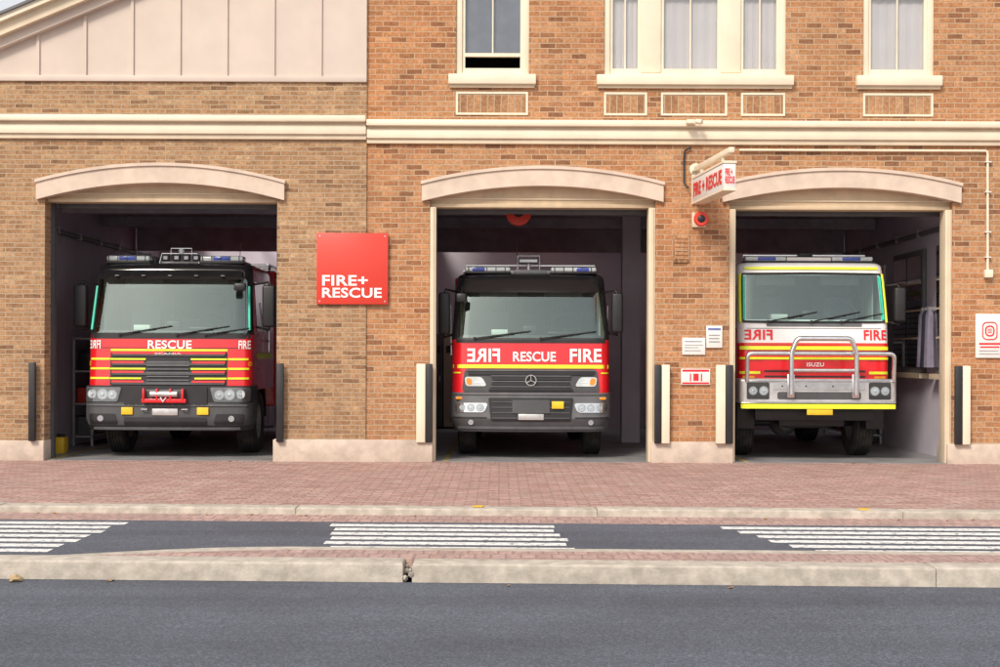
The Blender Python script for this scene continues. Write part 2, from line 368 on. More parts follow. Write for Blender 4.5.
for xa,xb,yo,dz in ((-9.05,XS+.0,LO,.03),(XS+.002,9.05,0,-.02)):
    b=B(); z=Z(143)+dz
    b.box(xa,xb,yo-.05,yo+.02,z,z+.07,CREAM,.01); b.box(xa,xb,yo-.09,yo+.02,z+.07,z+.21,CREAML,.02); b.box(xa,xb,yo-.07,yo+.02,z+.21,z+.245,CREAM); b.box(xa,xb,yo-.16,yo+.02,z+.245,z+.34,CREAML,.02)
    b.make('string_course',st)
sl=.42
def gz(x): return Z(50)+(x-X(0))*sl
b=B(); z0=Z(80)
b.prism([(-9,z0),(XS-.0,z0),(XS,gz(XS)),(-9,gz(-9))],LO+.01,.2,BATT)
k=-8.86
while k<XS:
    b.box(k-.022,k+.022,LO-.02,LO+.02,z0+.03,gz(k)+.05,BATT); k+=.69
b.box(-9,XS-.002,LO-.035,LO+.05,z0-.05,z0+.035,BATT,.006); b.box(XS-.05,XS-.003,LO-.028,LO+.05,z0+.035,gz(XS),BATT)
b.make('gable_cladding',st)
b=B()
def strip(o0,o1,y0,y1,m): b.prism([(-9.3,gz(-9.3)+o0),(XS-.01,gz(XS)+o0),(XS-.01,gz(XS)+o1),(-9.3,gz(-9.3)+o1)],y0,y1,m)
strip(-.04,.10,-.14,.3,BATT); strip(.10,.27,-.25,.3,CREAM); strip(.27,.36,-.34,.3,CREAML); strip(.36,.40,-.38,1.6,GREYM)
b.make('roof',st,label='sloping wing roof with cream barge board')
b=B(); b.box(XS+.3,8.7,1.2,1.3,4.6,ZTOP,DARK); b.box(XS+.3,8.7,WT,1.2,ZW-.15,ZW-.1,DARK); b.make('upper_room',st)
def window(xa,xb,divs,darklow=False):
    z0=ZW; z1=ZH
    fr=B(); f=.085
    fr.box(xa,xa+f,.03,.22,z0,z1,CREAML,.006); fr.box(xb-f,xb,.03,.22,z0,z1,CREAML,.006); fr.box(xa+f,xb-f,.03,.22,z1-f,z1,CREAML)
    fr.box(xa+f,xb-f,.05,.22,z0,z0+.07,CREAML)
    panes=[]
    xs=[xa+f]+[v for d in divs for v in d]+[xb-f]
    for a,c in zip(xs[0::2],xs[1::2]): panes.append((a,c))
    for a,c in divs: fr.box(a,c,.035,.22,z0+.07,z1-f,CREAML,.006)
    zm=z0+.30 if darklow else z0+1.2
    for a,c in panes:
        fr.box(a,a+.045,.07,.13,z0+.07,z1-f,CREAML); fr.box(c-.045,c,.07,.13,z0+.07,z1-f,CREAML)
        fr.box(a+.045,c-.045,.075,.125,z0+.07,z0+.13,CREAML); fr.box(a+.045,c-.045,.065,.135,zm,zm+.05,CREAML)
        m=(a+c)/2; fr.box(m-.010,m+.010,.085,.12,z0+.13 if not darklow else zm+.05,z1-f,CREAML)
    w=fr.make('window',st)
    g=B()
    for a,c in panes: g.box(a+.04,c-.04,.098,.104,(zm if darklow else z0+.12),z1-f,GLB)
    g.make('glass',w)
    bl=B()
    for a,c in panes:
        n=40; t=bmesh.new(); zb=zm+.02 if darklow else z0+.1
        lo=[];hi=[]
        for i in range(n+1):
            x=a+(c-a)*i/n; y=.15+(0 if darklow else .005*math.sin(i*.9+a*7)+.002*math.sin(i*2.3))
            lo.append(t.verts.new((x,y,zb))); hi.append(t.verts.new((x,y,z1-.05)))
        for i in range(n): t.faces.new((lo[i],lo[i+1],hi[i+1],hi[i]))
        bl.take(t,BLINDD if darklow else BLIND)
    bl.make('curtain',w)
    s=B(); s.box(xa-.11,xb+.10,-.10,.12,Z(85),Z(75),CREAML,.012); s.box(xa-.09,xb+.08,-.05,.02,Z(88),Z(85)-.001,CREAM); s.make('sill',w)
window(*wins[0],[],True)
window(*wins[1],[(X(640),X(660)),(X(720),X(740))])
window(*wins[2],[])
for a,c in ((455,527),(603,646),(660,726),(740,784),(862,932)):
    xa,xb=X(a),X(c); za,zb=Z(115),Z(92); b=B(); t=.03
    b.box(xa,xb,-.018,.02,zb-t,zb,CREAML); b.box(xa,xb,-.018,.02,za,za+t,CREAML); b.box(xa,xa+t,-.017,.02,za+t,zb-t,CREAML); b.box(xb-t,xb,-.017,.02,za+t,zb-t,CREAML)
    b.box(xa+t,xb-t,-.008,.02,za+t,zb-t,BR_P); b.make('brick_panel',st)
def guard(px0,px1,m,yo,pair=None,py0=364,py1=441):
    b=B(); xa,xb=X(px0),X(px1); b.box(xa,xb,yo-.13,yo-.052,Z(py1)-.02,Z(py0),m,.012)
    b.make('corner_guard',label=('black rubber guard on brick bay corner' if m is BLK else 'cream timber guard board beside brick bay corner'),category='corner guard',group='guards on the bay corners')
for a,c,m in ((32,38.5,BLK),(278,285,BLK),(417,426,CREAML),(426.3,433,BLK),(654,660.5,BLK),(661,669,CREAML),(715,724.5,CREAML),(725,732,BLK),(953,960,BLK),(960.3,968,CREAML)):
    guard(a,c,m,LO if a<360 else 0)

# ------------------------------------------------------------ signs
flat=lambda y: (lambda x,z: Vector((x,y,z)))
b=B(); b.box(X(317),X(388),-.075,-.032,Z(305),Z(234),REDS,.004)
for px in (320,385):
    for py in (237,302): b.cyl((X(px),-.08,Z(py)),(X(px),-.07,Z(py)),.012,STEEL,seg=10)
sg=b.make('wall_sign',label='square red FIRE+ RESCUE sign on brick wall',category='sign')
lettering('lettering','FIRE+',X(322.5),X(368),Z(286.5),Z(276),LETW,sg,flat(-.078),bold=.024)
lettering('lettering','RESCUE',X(322.5),X(382),Z(298.5),Z(288.5),LETW,sg,flat(-.078),bold=.024)
A=Vector((X(690),-.18,0)); dirv=Vector((.10,-1,0)).normalized(); L=1.75; nrm=Vector((dirv.y,-dirv.x,0))
if nrm.x>0: nrm=-nrm
def ps(u,w,z): return A+dirv*u-nrm*w+Vector((0,0,z))
Mx=Matrix(((dirv.x,-nrm.x,0,A.x),(dirv.y,-nrm.y,0,A.y),(0,0,1,0),(0,0,0,1)))
z0,z1=3.80,4.14
b=B(); b.box(0,L,0,.17,z0,z1,WHITE,.012,Mx); b.box(-.02,L+.012,-.008,.178,z1,z1+.03,CREAML,0,Mx); b.box(-.02,L+.012,-.008,.178,z0-.025,z0,CREAML,0,Mx)
sg=b.make('projecting_sign',label='white box sign with red FIRE + RESCUE letters projecting from wall',category='sign')
lettering('lettering','FIRE + RESCUE',.08,L-.08,z0+.07,z1-.07,LETR,sg,lambda u,z: ps(u,-.006,z),bold=.04)
lettering('lettering','FIRE +\nRESCUE',.02,.15,z0+.07,z1-.07,LETR,sg,lambda u,z: ps(L+.008,u,z),bold=.03)
b=B(); b.box(-.16,L+.1,.05,.12,z1+.13,z1+.2,CREAML,.005,Mx)
for u in (.25,1.4): b.box(u,u+.04,.06,.10,z1+.03,z1+.14,CREAML,0,Mx)
b.cyl(ps(-.18,.085,z1+.165),ps(-.14,.085,z1+.165),.09,CREAML)
b.box(-.18,-.14,.03,.14,z0,z1+.15,CREAML,0,Mx); b.box(-.16,.02,.06,.1,z0+.1,z0+.14,CREAML,0,Mx)
b.make('bracket',sg)
b=B(); x,z=X(698),Z(220)
b.box(x-.1,x+.1,-.05,0,z-.1,z+.12,CREAM,.01); b.cyl((x,-.05,z),(x,-.24,z),.05,REDS); b.cyl((x,-.14,z),(x,-.27,z),.07,REDS,r2=.11); b.cyl((x,-.272,z),(x,-.30,z),.11,REDS,r2=.095); b.ball((x,-.29,z),.06,BLK,(1,.5,1))
b.make('alarm_siren',label='red round alarm siren on brick pier',category='siren')
b=B(); x0,x1,z0_,z1_=X(673),X(689),Z(262),Z(234); b.box(x0,x1,-.02,0,z0_,z1_,BR_P,.004)
for k in range(6): b.box(x0+.02,x1-.02,-.03,-.018,z0_+.05+k*.06,z0_+.07+k*.06,BR_R)
b.make('wall_vent',label='small louvred vent on brick pier',category='vent')
def notice(px0,px1,py0,py1,lab,lines,bandm=None,band=None,yo=0):
    b=B(); b.box(X(px0),X(px1),yo-.03,yo-.003,Z(py1),Z(py0),WHITE,.003)
    o=b.make('notice',label=lab,category='notice')
    b=B()
    for (u0,u1,v0,v1,m) in lines:
        w=X(px1)-X(px0); h=Z(py0)-Z(py1); b.box(X(px0)+u0*w,X(px0)+u1*w,yo-.034,yo-.029,Z(py1)+v0*h,Z(py1)+v1*h,m)
    b.make('printing',o); return o
rl=M('faded print',(.35,.35,.37),.6)
notice(682,705,337,354,'small white printed notice on brick pier',[(.1,.85,.75,.82,rl),(.1,.9,.55,.6,rl),(.1,.7,.4,.45,rl),(.1,.8,.22,.27,rl)])
notice(706,722,325,347,'small white notice with blue heading on brick pier',[(.1,.9,.80,.90,M('blue print',(.15,.2,.45),.5)),(.15,.85,.55,.6,rl),(.15,.8,.4,.45,rl),(.15,.85,.25,.3,rl)])
nt_=notice(681,710,368,384,'white notice with red fire symbol on brick pier',[(.04,.96,.82,.95,LETR),(.04,.96,.05,.15,LETR),(.3,.34,.22,.7,LETR),(.42,.6,.25,.7,LETR),(.68,.72,.22,.7,LETR)])
nt_=notice(975,1003,312,356,'white notice with red rounded emblem on brick wall',[(.12,.88,.30,.34,LETR),(.16,.84,.23,.26,LETR),(.12,.8,.15,.17,rl),(.12,.85,.08,.10,rl)])
b=B(); cx,cz=X(989),Z(329)
def rr_ring(w,h,r,rad):
    pts=[]
    for (sx,sz,a0) in ((1,1,0),(-1,1,90),(-1,-1,180),(1,-1,270)):
        for q in range(5):
            a=math.radians(a0+q*22.5); pts.append((cx+sx*(w-r)+r*math.cos(a),-.034,cz+sz*(h-r)+r*math.sin(a)))
    pts.append(pts[0]); b.tube(pts,rad,LETR,6)
rr_ring(.105,.125,.06,.008); rr_ring(.06,.07,.05,.010)
for q in (-.025,.0,.025): b.tube([(cx-.03,-.034,cz+q),(cx+.03,-.034,cz+q)],.005,LETR,6)
b.make('emblem',nt_)
b=B(); b.tube([(X(738),-.04,Z(149.5)),(X(983),-.04,Z(149.5)),(X(985.5),-.04,Z(150)),(X(986),-.04,Z(153)),(X(986.5),-.04,Z(270))],.018,CREAML)
b.box(X(983),X(991),-.09,0,Z(276),Z(268),CREAML,.01)
for py in (160,190,230,255): b.box(X(983.5),X(989.5),-.065,0,Z(py+1),Z(py),WHITE)
b.make('conduit_pipe',label='white conduit pipe running down brick wall',category='pipe')
b=B(); b.tube([(X(690),-.03,Z(147)),(X(684),-.04,Z(150)),(X(683),-.04,Z(156)),(X(683),-.04,Z(182)),(X(687),-.1,Z(188))],.014,BLK)
b.make('cable',label='thin black cable looping down brick wall behind sign',category='cable')
b=B(); x,z=X(690),Z(124); b.cyl((x,-.16,z),(x,-.22,z),.02,CREAML); b.box(x-.1,x+.02,-.3,-.18,z-.03,z+.03,CREAML,.01); b.cyl((x+.05,-.24,z+.01),(x+.12,-.3,z-.01),.035,CREAML)
b.make('wall_camera',label='small cream camera on wall moulding',category='light')  # small camera body, not a lamp

# ------------------------------------------------------------ interior things
xw=6.85
for ya,yb_ in ((1.9,3.6),(.55,1.25)):
    b=B(); b.box(xw-.06,xw-.005,ya,yb_,1.3,3.3,GREYM,.01); m=(ya+yb_)/2
    b.box(xw-.075,xw-.06,ya+.08,m-.04,1.4,3.2,GLD); b.box(xw-.075,xw-.06,m+.04,yb_-.08,1.4,3.2,GLD); b.box(xw-.14,xw,ya-.08,yb_+.08,1.22,1.3,CREAM)
    for z in (1.85,2.3,2.75): b.box(xw-.085,xw-.075,ya+.08,yb_-.08,z,z+.03,CREAM)
    b.make('side_window',st)
def shelf(x0,x1,y0,y1,zs,seed,lab):
    random.seed(seed); b=B()
    for xx in (x0,x1-.04):
        for yy in (y0,y1-.04): b.box(xx,xx+.04,yy,yy+.04,0,zs[-1]+.05,STEEL)
    for z in zs: b.box(x0,x1,y0,y1,z,z+.03,STEEL)
    b.make('storage_shelf',label=lab,category='shelf')
    for z in zs[:-1]:
        y=y0+.1
        while y<y1-.3:
            w=random.uniform(.2,.4); h=random.uniform(.15,.32); m=random.choice([REDS,GREYM,GREY,NAVY,BLK,CREAM,GREYM]); b=B()
            b.box(x0+.05,x1-.06,y,y+w,z+.03,z+.03+h,m,.02); b.box(x0+.03,x1-.04,y-.005,y+w+.005,z+.03+h,z+.05+h,BLK,.005)
            b.make('storage_box',label='lidded storage box on steel shelf in truck bay',category='box',group='boxes on the bay shelves'); y+=w+.08
shelf(6.35,6.8,4.3,6.9,[.15,.7,1.25,1.8],5,'steel shelf with boxes along bay side wall')
shelf(-7.2,-6.85,3.0,6.2,[.15,.7,1.25,1.8],8,'steel shelf with boxes along grey bay wall')
for k in range(3):
    b=B(); y=1.42+k*.17; xx=6.76
    b.box(xx-.04,xx+.08,y-.02,y+.02,2.3,2.35,STEEL)
    t=bmesh.new(); n=16; rings=[]
    for zi,(zz,rx,ry) in enumerate(((2.3,.03,.05),(2.22,.06,.11),(1.95,.07,.09),(1.65,.08,.10),(1.4,.09,.11))):
        rings.append([t.verts.new((xx-.01+rx*math.cos(2*math.pi*q/n)*(1+.12*math.sin(q*2.7+k)),y+ry*math.sin(2*math.pi*q/n)*(1+.12*math.sin(q*3.1+k)),zz)) for q in range(n)])
    for r0,r1 in zip(rings,rings[1:]):
        for q in range(n): t.faces.new((r0[q],r0[(q+1)%n],r1[(q+1)%n],r1[q]))
    t.faces.new(rings[0]); t.faces.new(rings[-1])
    b.take(t,[CLOTH,NAVY,CLOTH][k])
    b.make('hanging_coat',label='firefighting coat hanging on wall hook in bay',category='coat',group='coats hanging on the bay wall')
for k,(x_,ya,yb_,za,zb) in enumerate(((6.82,4.3,4.9,2.4,3.2),(6.82,5.2,5.6,2.5,3.1),(6.82,.62,.95,3.4,3.7),(-7.245,1.2,1.7,1.9,2.6))):
    b=B(); b.box(x_,x_+.028,ya,yb_,za,zb,WHITE); xo=x_-.005 if x_>0 else x_+.028; b.box(xo,xo+.005,ya+.06,yb_-.06,zb-.2,zb-.06,[LETR,GREYM,LETR,GREYM][k]); b.make('poster',label='pale notice poster on lavender bay wall',category='poster')
for xx,lab in ((6.8,'grey service pipe along bay side wall'),(-7.2,'grey service pipe along bay side wall')):
    b=B(); b.tube([(xx,.6,3.55),(xx,8.8,3.55)],.04,GREYM,10)
    for k in range(7): b.box(xx-.05,xx+.05,.9+k*1.2,.95+k*1.2,3.5,3.62,STEEL)
    b.make('service_pipe',label=lab,category='pipe')
b=B(); b.cyl((X(518,1.2),1.1,3.78),(X(518,1.2),1.35,3.78),.20,REDS); b.cyl((X(518,1.2),1.05,3.78),(X(518,1.2),1.1,3.78),.08,BLK); b.cyl((X(518,1.2),1.25,3.9),(X(518,1.2),1.25,4.1),.03,STEEL)
b.make('hose_reel',label='red hose reel hung below bay ceiling',category='hose reel')
b=B(); b.box(-6.95,-6.78,1.2,1.45,.0,.26,ORY,.03); b.box(-6.92,-6.81,1.28,1.38,.26,.31,BLK,.01)
b.make('jerry_can',label='yellow container on bay floor by truck',category='container')
for xa,n in ((-6.9,5),(-1.6,4),(3.1,5)):
    for k in range(n):
        x=xa+k*.42; b=B(); b.box(x,x+.4,8.7,9.18,.05,2.0,[INW,GREYM,CREAM][(n+k)%3],.01); b.box(x+.05,x+.35,8.69,8.7,1.6,1.75,GREY); b.box(x+.33,x+.35,8.68,8.7,1.0,1.12,STEEL)
        b.make('locker',label='tall metal locker against rear bay wall',category='locker',group='lockers along the rear bay walls')

# ------------------------------------------------------------ vehicle shell
class Shell:
    def __init__(s,prof,hws,bow=.05,cr=.18,ztop=None,rr=0): s.p=prof; s.h=hws; s.bow=bow; s.cr=cr; s.zt=ztop; s.rr=rr
    @staticmethod
    def li(t,z):
        if z<=t[0][0]: return t[0][1]
        for (a,va),(c,vc) in zip(t,t[1:]):
            if z<=c: return va+(vc-va)*(z-a)/(c-a)
        return t[-1][1]
    def ins(s,z):
        if not s.rr or z<s.zt-s.rr: return 0
        d=min(s.rr,z-(s.zt-s.rr)); return s.rr-math.sqrt(max(0,s.rr**2-d*d))
    def hw(s,z): return s.li(s.h,z)-s.ins(z)
    def yf(s,x,z):
        h=s.hw(z); ax=min(abs(x),h); t=max(0,(ax-(h-s.cr))/s.cr)
        return s.li(s.p,z)+s.ins(z)+s.bow*(ax/h)**2+s.cr*(1-math.sqrt(max(0,1-t*t)))
    def solid(s,b,z0,z1,yb,matf,skip=None,ue=(),ze=()):
        h=s.hw(z0); us=[i/8*(h-s.cr)/h for i in range(9)]+[(h-s.cr+s.cr*math.sin(math.radians(a)))/h for a in (15,30,45,60,75,90)]+list(ue)
        us=sorted(set([round(u,4) for u in us]+[-round(u,4) for u in us]))
        n=max(2,int((z1-z0)/.08)); zs=[z0+(z1-z0)*i/n for i in range(n+1)]+list(ze)
        if s.rr and z1>=s.zt-1e-6: zs=[z for z in zs if z<s.zt-s.rr]+[s.zt-s.rr+s.rr*math.sin(math.radians(a)) for a in (0,20,40,60,75,90)]
        zs=sorted(set(round(z,4) for z in zs if z0<=z<=z1+1e-6))
        bm=b.bm; rings=[]
        for z in zs:
            h=s.hw(z); r=[bm.verts.new((u*h,s.yf(u*h,z),z)) for u in us]; y2=yb-s.ins(z)
            r+=[bm.verts.new((h,y2,z)),bm.verts.new((-h,y2,z))]; rings.append(r)
        nu=len(us); L=nu+2
        for i in range(len(zs)-1):
            zm=(zs[i]+zs[i+1])/2
            for j in range(L):
                um=(us[j]+us[j+1])/2 if j<nu-1 else (2 if j==nu-1 else (3 if j==nu else -2))
                if skip and skip(um,zm): continue
                f=bm.faces.new((rings[i][j],rings[i][(j+1)%L],rings[i+1][(j+1)%L],rings[i+1][j])); f.material_index=b.mi(matf(um,zm))
        f=bm.faces.new(rings[0][::-1]); f.material_index=b.mi(matf(0,z0)); f=bm.faces.new(rings[-1]); f.material_index=b.mi(matf(0,z1))
    def patch(s,b,xl0,xr0,z0,xl1,xr1,z1,off,m,r=.02,th=.02,nx=16,tilt=0):
        rows=[]; r=min(r,(z1-z0)/2-1e-4)
        A=[0,22,45,67,90]
        for a in A: rows.append((z0+r*(1-math.cos(math.radians(a))),r*(1-math.sin(math.radians(a)))))
        for k in range(1,5): rows.append((z0+r+(z1-z0-2*r)*k/5,0))
        for a in A[::-1]: rows.append((z1-r*(1-math.cos(math.radians(a))),r*(1-math.sin(math.radians(a)))))
        t=bmesh.new(); G=[]
        for z,ins in rows:
            k=(z-z0)/(z1-z0); xl=xl0+(xl1-xl0)*k+ins; xr=xr0+(xr1-xr0)*k-ins
            G.append([t.verts.new((xl+(xr-xl)*i/nx,s.yf(xl+(xr-xl)*i/nx,z)-off-tilt*k,z)) for i in range(nx+1)])
        for i in range(len(G)-1):
            for j in range(nx): t.faces.new((G[i][j],G[i][j+1],G[i+1][j+1],G[i+1][j]))
        if th:
            ed=[e for e in t.edges if len(e.link_faces)==1]
            ret=bmesh.ops.extrude_edge_only(t,edges=ed)
            for v in ret['geom']:
                if isinstance(v,bmesh.types.BMVert): v.co.y+=th
        b.take(t,m)
    def sym(s,b,xi0,xo0,z0,xi1,xo1,z1,off,m,**k):
        s.patch(b,xi0,xo0,z0,xi1,xo1,z1,off,m,**k); s.patch(b,-xo0,-xi0,z0,-xo1,-xi1,z1,off,m,**k)
    def one(s,b,sd,xi0,xo0,z0,xi1,xo1,z1,off,m,**k):
        if sd>0: s.patch(b,xi0,xo0,z0,xi1,xo1,z1,off,m,**k)
        else: s.patch(b,-xo0,-xi0,z0,-xo1,-xi1,z1,off,m,**k)
    def map(s,off): return lambda x,z: Vector((x,s.yf(x,z)-off,z))
def wheel(tr,x,y,r,w,side):
    wv=empty('wheel',(x,y,r),tr); b=B(); h=w/2; pr=[(-h*.8,r*.55),(-h,r*.62),(-h*1.02,r*.8),(-h*.95,r*.93),(-h*.82,r*.985)]
    for k in range(5):
        a=-h*.8+k*h*.4*.8; pr+=[(a,r),(a+h*.24,r),(a+h*.24,r-.015),(a+h*.32,r-.015)]
    pr+=[(h*.82,r*.985),(h*.95,r*.93),(h*1.02,r*.8),(h,r*.62),(h*.8,r*.55)]
    b.lathe(pr,RUB,48); b.make('tyre',wv,angle=40)
    b=B(); b.lathe([(-h*.8,r*.57),(h*.8,r*.57),(h*.82,r*.5),(h*.4*1,r*.42),(h*.4,r*.12),(h*.6,r*.12),(h*.6,0.001)] if side>0 else [(h*.8,r*.57),(-h*.8,r*.57),(-h*.82,r*.5),(-h*.4,r*.42),(-h*.4,r*.12),(-h*.6,r*.12),(-h*.6,.001)],RIMM,32)
    for k in range(8):
        a=k*math.pi/4; c=(side*h*.42,r*.28*math.cos(a),r*.28*math.sin(a)); b.cyl(c,(c[0]+side*.03,c[1],c[2]),.015,STEEL,seg=6)
    b.make('rim',wv)
def headlight(tr,sh,sd,q,off,lamps,r=.03,base=BLK):
    xi0,xo0,z0,xi1,xo1,z1=q
    b=B(); sh.one(b,sd,*q,off,base,r=r,th=.03)
    for lx,lz,lr,m in lamps:
        lx*=sd; y=sh.yf(lx,lz)-off
        b.cyl((lx,y+.01,lz),(lx,y-.014,lz),lr,LENS,seg=24); b.cyl((lx,y-.014,lz),(lx,y-.016,lz),lr*.8,m,seg=24); b.ball((lx,y-.014,lz),lr*.38,CLR,(1,.5,1))
    o=b.make('headlight',tr)
    b=B(); sh.one(b,sd,xi0+.005,xo0-.005,z0+.005,xi1+.005,xo1-.005,z1-.005,off+.03,GLH,r=r,th=0); b.make('headlight_cover',o)
def mirror(tr,x,z0,z1,w,y,xa,m=BLK):
    s=1 if x>0 else -1; b=B(); b.box(x-w/2,x+w/2,y-.02,y+.13,z0,z1,m,.035,seg=3)
    b.box(x-w/2+.02,x+w/2-.02,y+.131,y+.137,z0+.03,z1-.03,LENS)
    b.tube([(xa,y+.25,z1+.02),(x-s*.02,y+.07,z1+.05),(x,y+.05,z1-.02)],.018,BLK); b.tube([(xa,y+.25,z0+.02),(x,y+.05,z0-.04),(x,y+.05,z0+.02)],.018,BLK)
    b.make('mirror',tr)
def wiper(tr,sh,xp,zp,xt,zt,l=.38):
    b=B(); P=lambda x,z,o: (x,sh.yf(x,z)-o,z)
    b.cyl(P(xp,zp,.0),P(xp,zp,.05),.022,BLK); b.tube([P(xp+(xt-xp)*k/6,zp+(zt-zp)*k/6,.045) for k in range(7)],.010,BLK,6)
    dx=xt-xp; dz=zt-zp; n=math.hypot(dx,dz); ux,uz=dx/n,dz/n
    b.tube([P(xt+ux*l*(k/6-.6),zt+uz*l*(k/6-.6)+.0,.028) for k in range(7)],.009,BLK,6); b.make('wiper',tr)
def interior(tr,hw,z0,z1,yfr,yb,zd):
    b=B(); 
    b.box(-hw,hw,yb-.06,yb-.03,z0,z1,SEAT); b.box(-hw,-hw+.02,yfr+.45,yb-.06,z0,z1,SEAT); b.box(hw-.02,hw,yfr+.45,yb-.06,z0,z1,SEAT); b.box(-hw,hw,yfr+.35,yb-.06,z1-.02,z1,GREYM)
    b.box(-.38,.38,yb-.07,yb-.061,z0+.95,z1-.2,GREYM)
    b.box(-hw,hw,yfr+.12,yfr+.5,z0,zd,GREY,.05); b.box(.25,.65,yfr+.12,yfr+.4,zd,zd+.05,BLK,.02); b.box(-.6,-.35,yfr+.2,yfr+.4,zd,zd+.08,WHITE,.01); b.box(-.12,.10,yfr+.25,yfr+.45,zd,zd+.14,BLK,.02); b.make('cab_interior',tr)
    for x in (-.55,.55):
        b=B(); b.box(x-.24,x+.24,yfr+.75,yfr+.9,z0+.2,zd+.38,SEATF,.05); b.box(x-.13,x+.13,yfr+.77,yfr+.88,zd+.41,zd+.58,SEATF,.04); b.cyl((x,yfr+.82,zd+.36),(x,yfr+.82,zd+.43),.03,BLK); b.make('seat',tr)
    b=B(); c=Vector((.55,yfr+.45,zd+.09)); pts=[]
    for k in range(25):
        a=2*math.pi*k/24; pts.append(c+Vector((.22*math.cos(a),.12*math.sin(a),.18*math.sin(a))))
    b.tube(pts,.018,BLK,8); b.tube([c-Vector((.2,0,0)),c,c+Vector((.2,0,0))],.014,BLK,6); b.tube([c,c+Vector((0,-.12,-.2))],.025,BLK,8); b.make('steering_wheel',tr)
    for x in (-.5,.5):
        b=B(); b.box(x-.3,x+.3,yfr+.42,yfr+.44,z1-.2,z1-.05,GREYM,.01); b.make('sun_visor',tr)
def rearbody(tr,hw,z0,z1,y0,y1,m,stripe=YEL):
    b=B(); b.box(-hw,hw,y0,y1,z0,z1,m,.03)
    for s in (-1,1):
        n=3; w=(y1-y0-.3)/n
        for k in range(n):
            ya=y0+.12+k*(w+.02); x=s*hw; b.box(min(x,x+s*.01),max(x,x+s*.01),ya,ya+w,z0+.35,z1-.3,STEEL)
            for q in range(14): zz=z0+.4+q*(z1-z0-.75)/14; b.box(min(x+s*.01,x+s*.016),max(x+s*.01,x+s*.016),ya,ya+w,zz,zz+.02,GREYM)
        b.box(min(s*hw,s*(hw+.006)),max(s*hw,s*(hw+.006)),y0+.03,y1-.03,z1-.22,z1-.12,stripe)
    b.make('rear_body',tr)
    b=B(); 
    for x in (-hw+.15,hw-.15): b.tube([(x,y0+.1,z1+.12),(x,y1-.1,z1+.12)],.02,ALU); 
    for k in range(10): yy=y0+.2+k*(y1-y0-.4)/9; b.tube([(-hw+.15,yy,z1+.12),(hw-.15,yy,z1+.12)],.014,ALU,6); 
    for x in (-hw+.15,hw-.15):
        for yy in (y0+.3,y1-.3): b.cyl((x,yy,z1),(x,yy,z1+.12),.02,ALU,seg=8)
    b.make('roof_rack',tr)
def chassis(tr,y1,r,yf_,diff=False):
    b=B()
    for x in (-.42,.42): b.box(x-.04,x+.04,.35,y1,.62,.86,BLK)
    b.cyl((-.95,yf_,r),(.95,yf_,r),.06,BLK); b.box(-.3,.3,.6,1.9,.45,1.0,BLK,.05)
    if diff: b.ball((-.25,yf_,r),.22,GREY,(1,.9,1)); b.cyl((-.25,yf_-.26,r),(-.25,yf_,r),.12,GREY)
    for s in (-1,1): b.tube([(s*.5,yf_-.6,r+.2),(s*.5,yf_,r+.08),(s*.5,yf_+.6,r+.2)],.04,BLK,6)
    b.make('chassis',tr)
def sidestuff(tr,sh,z0,zb,z1,m):
    for s in (-1,1):
        b=B(); hw=sh.hw(zb); h2=sh.hw(z1)
        def q(ya,yb_,za,zc,mm,o):
            t=bmesh.new(); vs=[t.verts.new((s*(sh.hw(z)+o),y,z)) for y,z in ((ya,za),(yb_,za),(yb_,zc),(ya,zc))]; t.faces.new(vs); b.take(t,mm)
        q(.55,1.35,zb+.02,z1-.22,GLD,.006); q(1.45,1.95,zb+.02,z1-.22,GLD,.006); q(.5,2.0,zb-.4,zb-.32,YEL,.006)
        b.tube([(s*(hw+.04),1.2,zb-.12),(s*(hw+.05),1.3,zb-.12)],.015,BLK,6); b.tube([(s*(hw+.05),1.38,zb-.3),(s*(hw+.06),1.38,zb+.5)],.014,ALU,6)
        b.make('door',tr)
    for s in (-1,1):
        b=B(); 
        prof=[]
        for k in range(13):
            a=math.pi*k/12; prof.append((1.25-.66*math.cos(a),.55+.62*math.sin(a)))
        t=bmesh.new(); a_=[t.verts.new((s*.78,y,z)) for y,z in prof]; c_=[t.verts.new((s*1.16,y,z)) for y,z in prof]
        for k in range(12): t.faces.new((a_[k],a_[k+1],c_[k+1],c_[k]))
        b.take(t,BLK); b.box(min(s*.85,s*1.12),max(s*.85,s*1.12),.3,.6,.46,z0,BLK,.01); b.make('mudguard',tr)
def pillaredge(tr,sh,z0,z1,u,m,r=.012):
    for s in (-1,1):
        b=B(); b.tube([(s*u*sh.hw(z0+(z1-z0)*k/4),sh.yf(u*sh.hw(z0+(z1-z0)*k/4),z0+(z1-z0)*k/4)-.012,z0+(z1-z0)*k/4) for k in range(5)],r,m,6); b.make('pillar_trim_glint',tr)

SC=66.46; TY=.5
def mk(cx,lab):
    tr=empty('fire_truck',((cx-500)/SC,TY,0),label=lab,category='fire truck'); return tr,(lambda px:(px-cx)/SC),(lambda py:CAMH-(py-HZ)/SC)
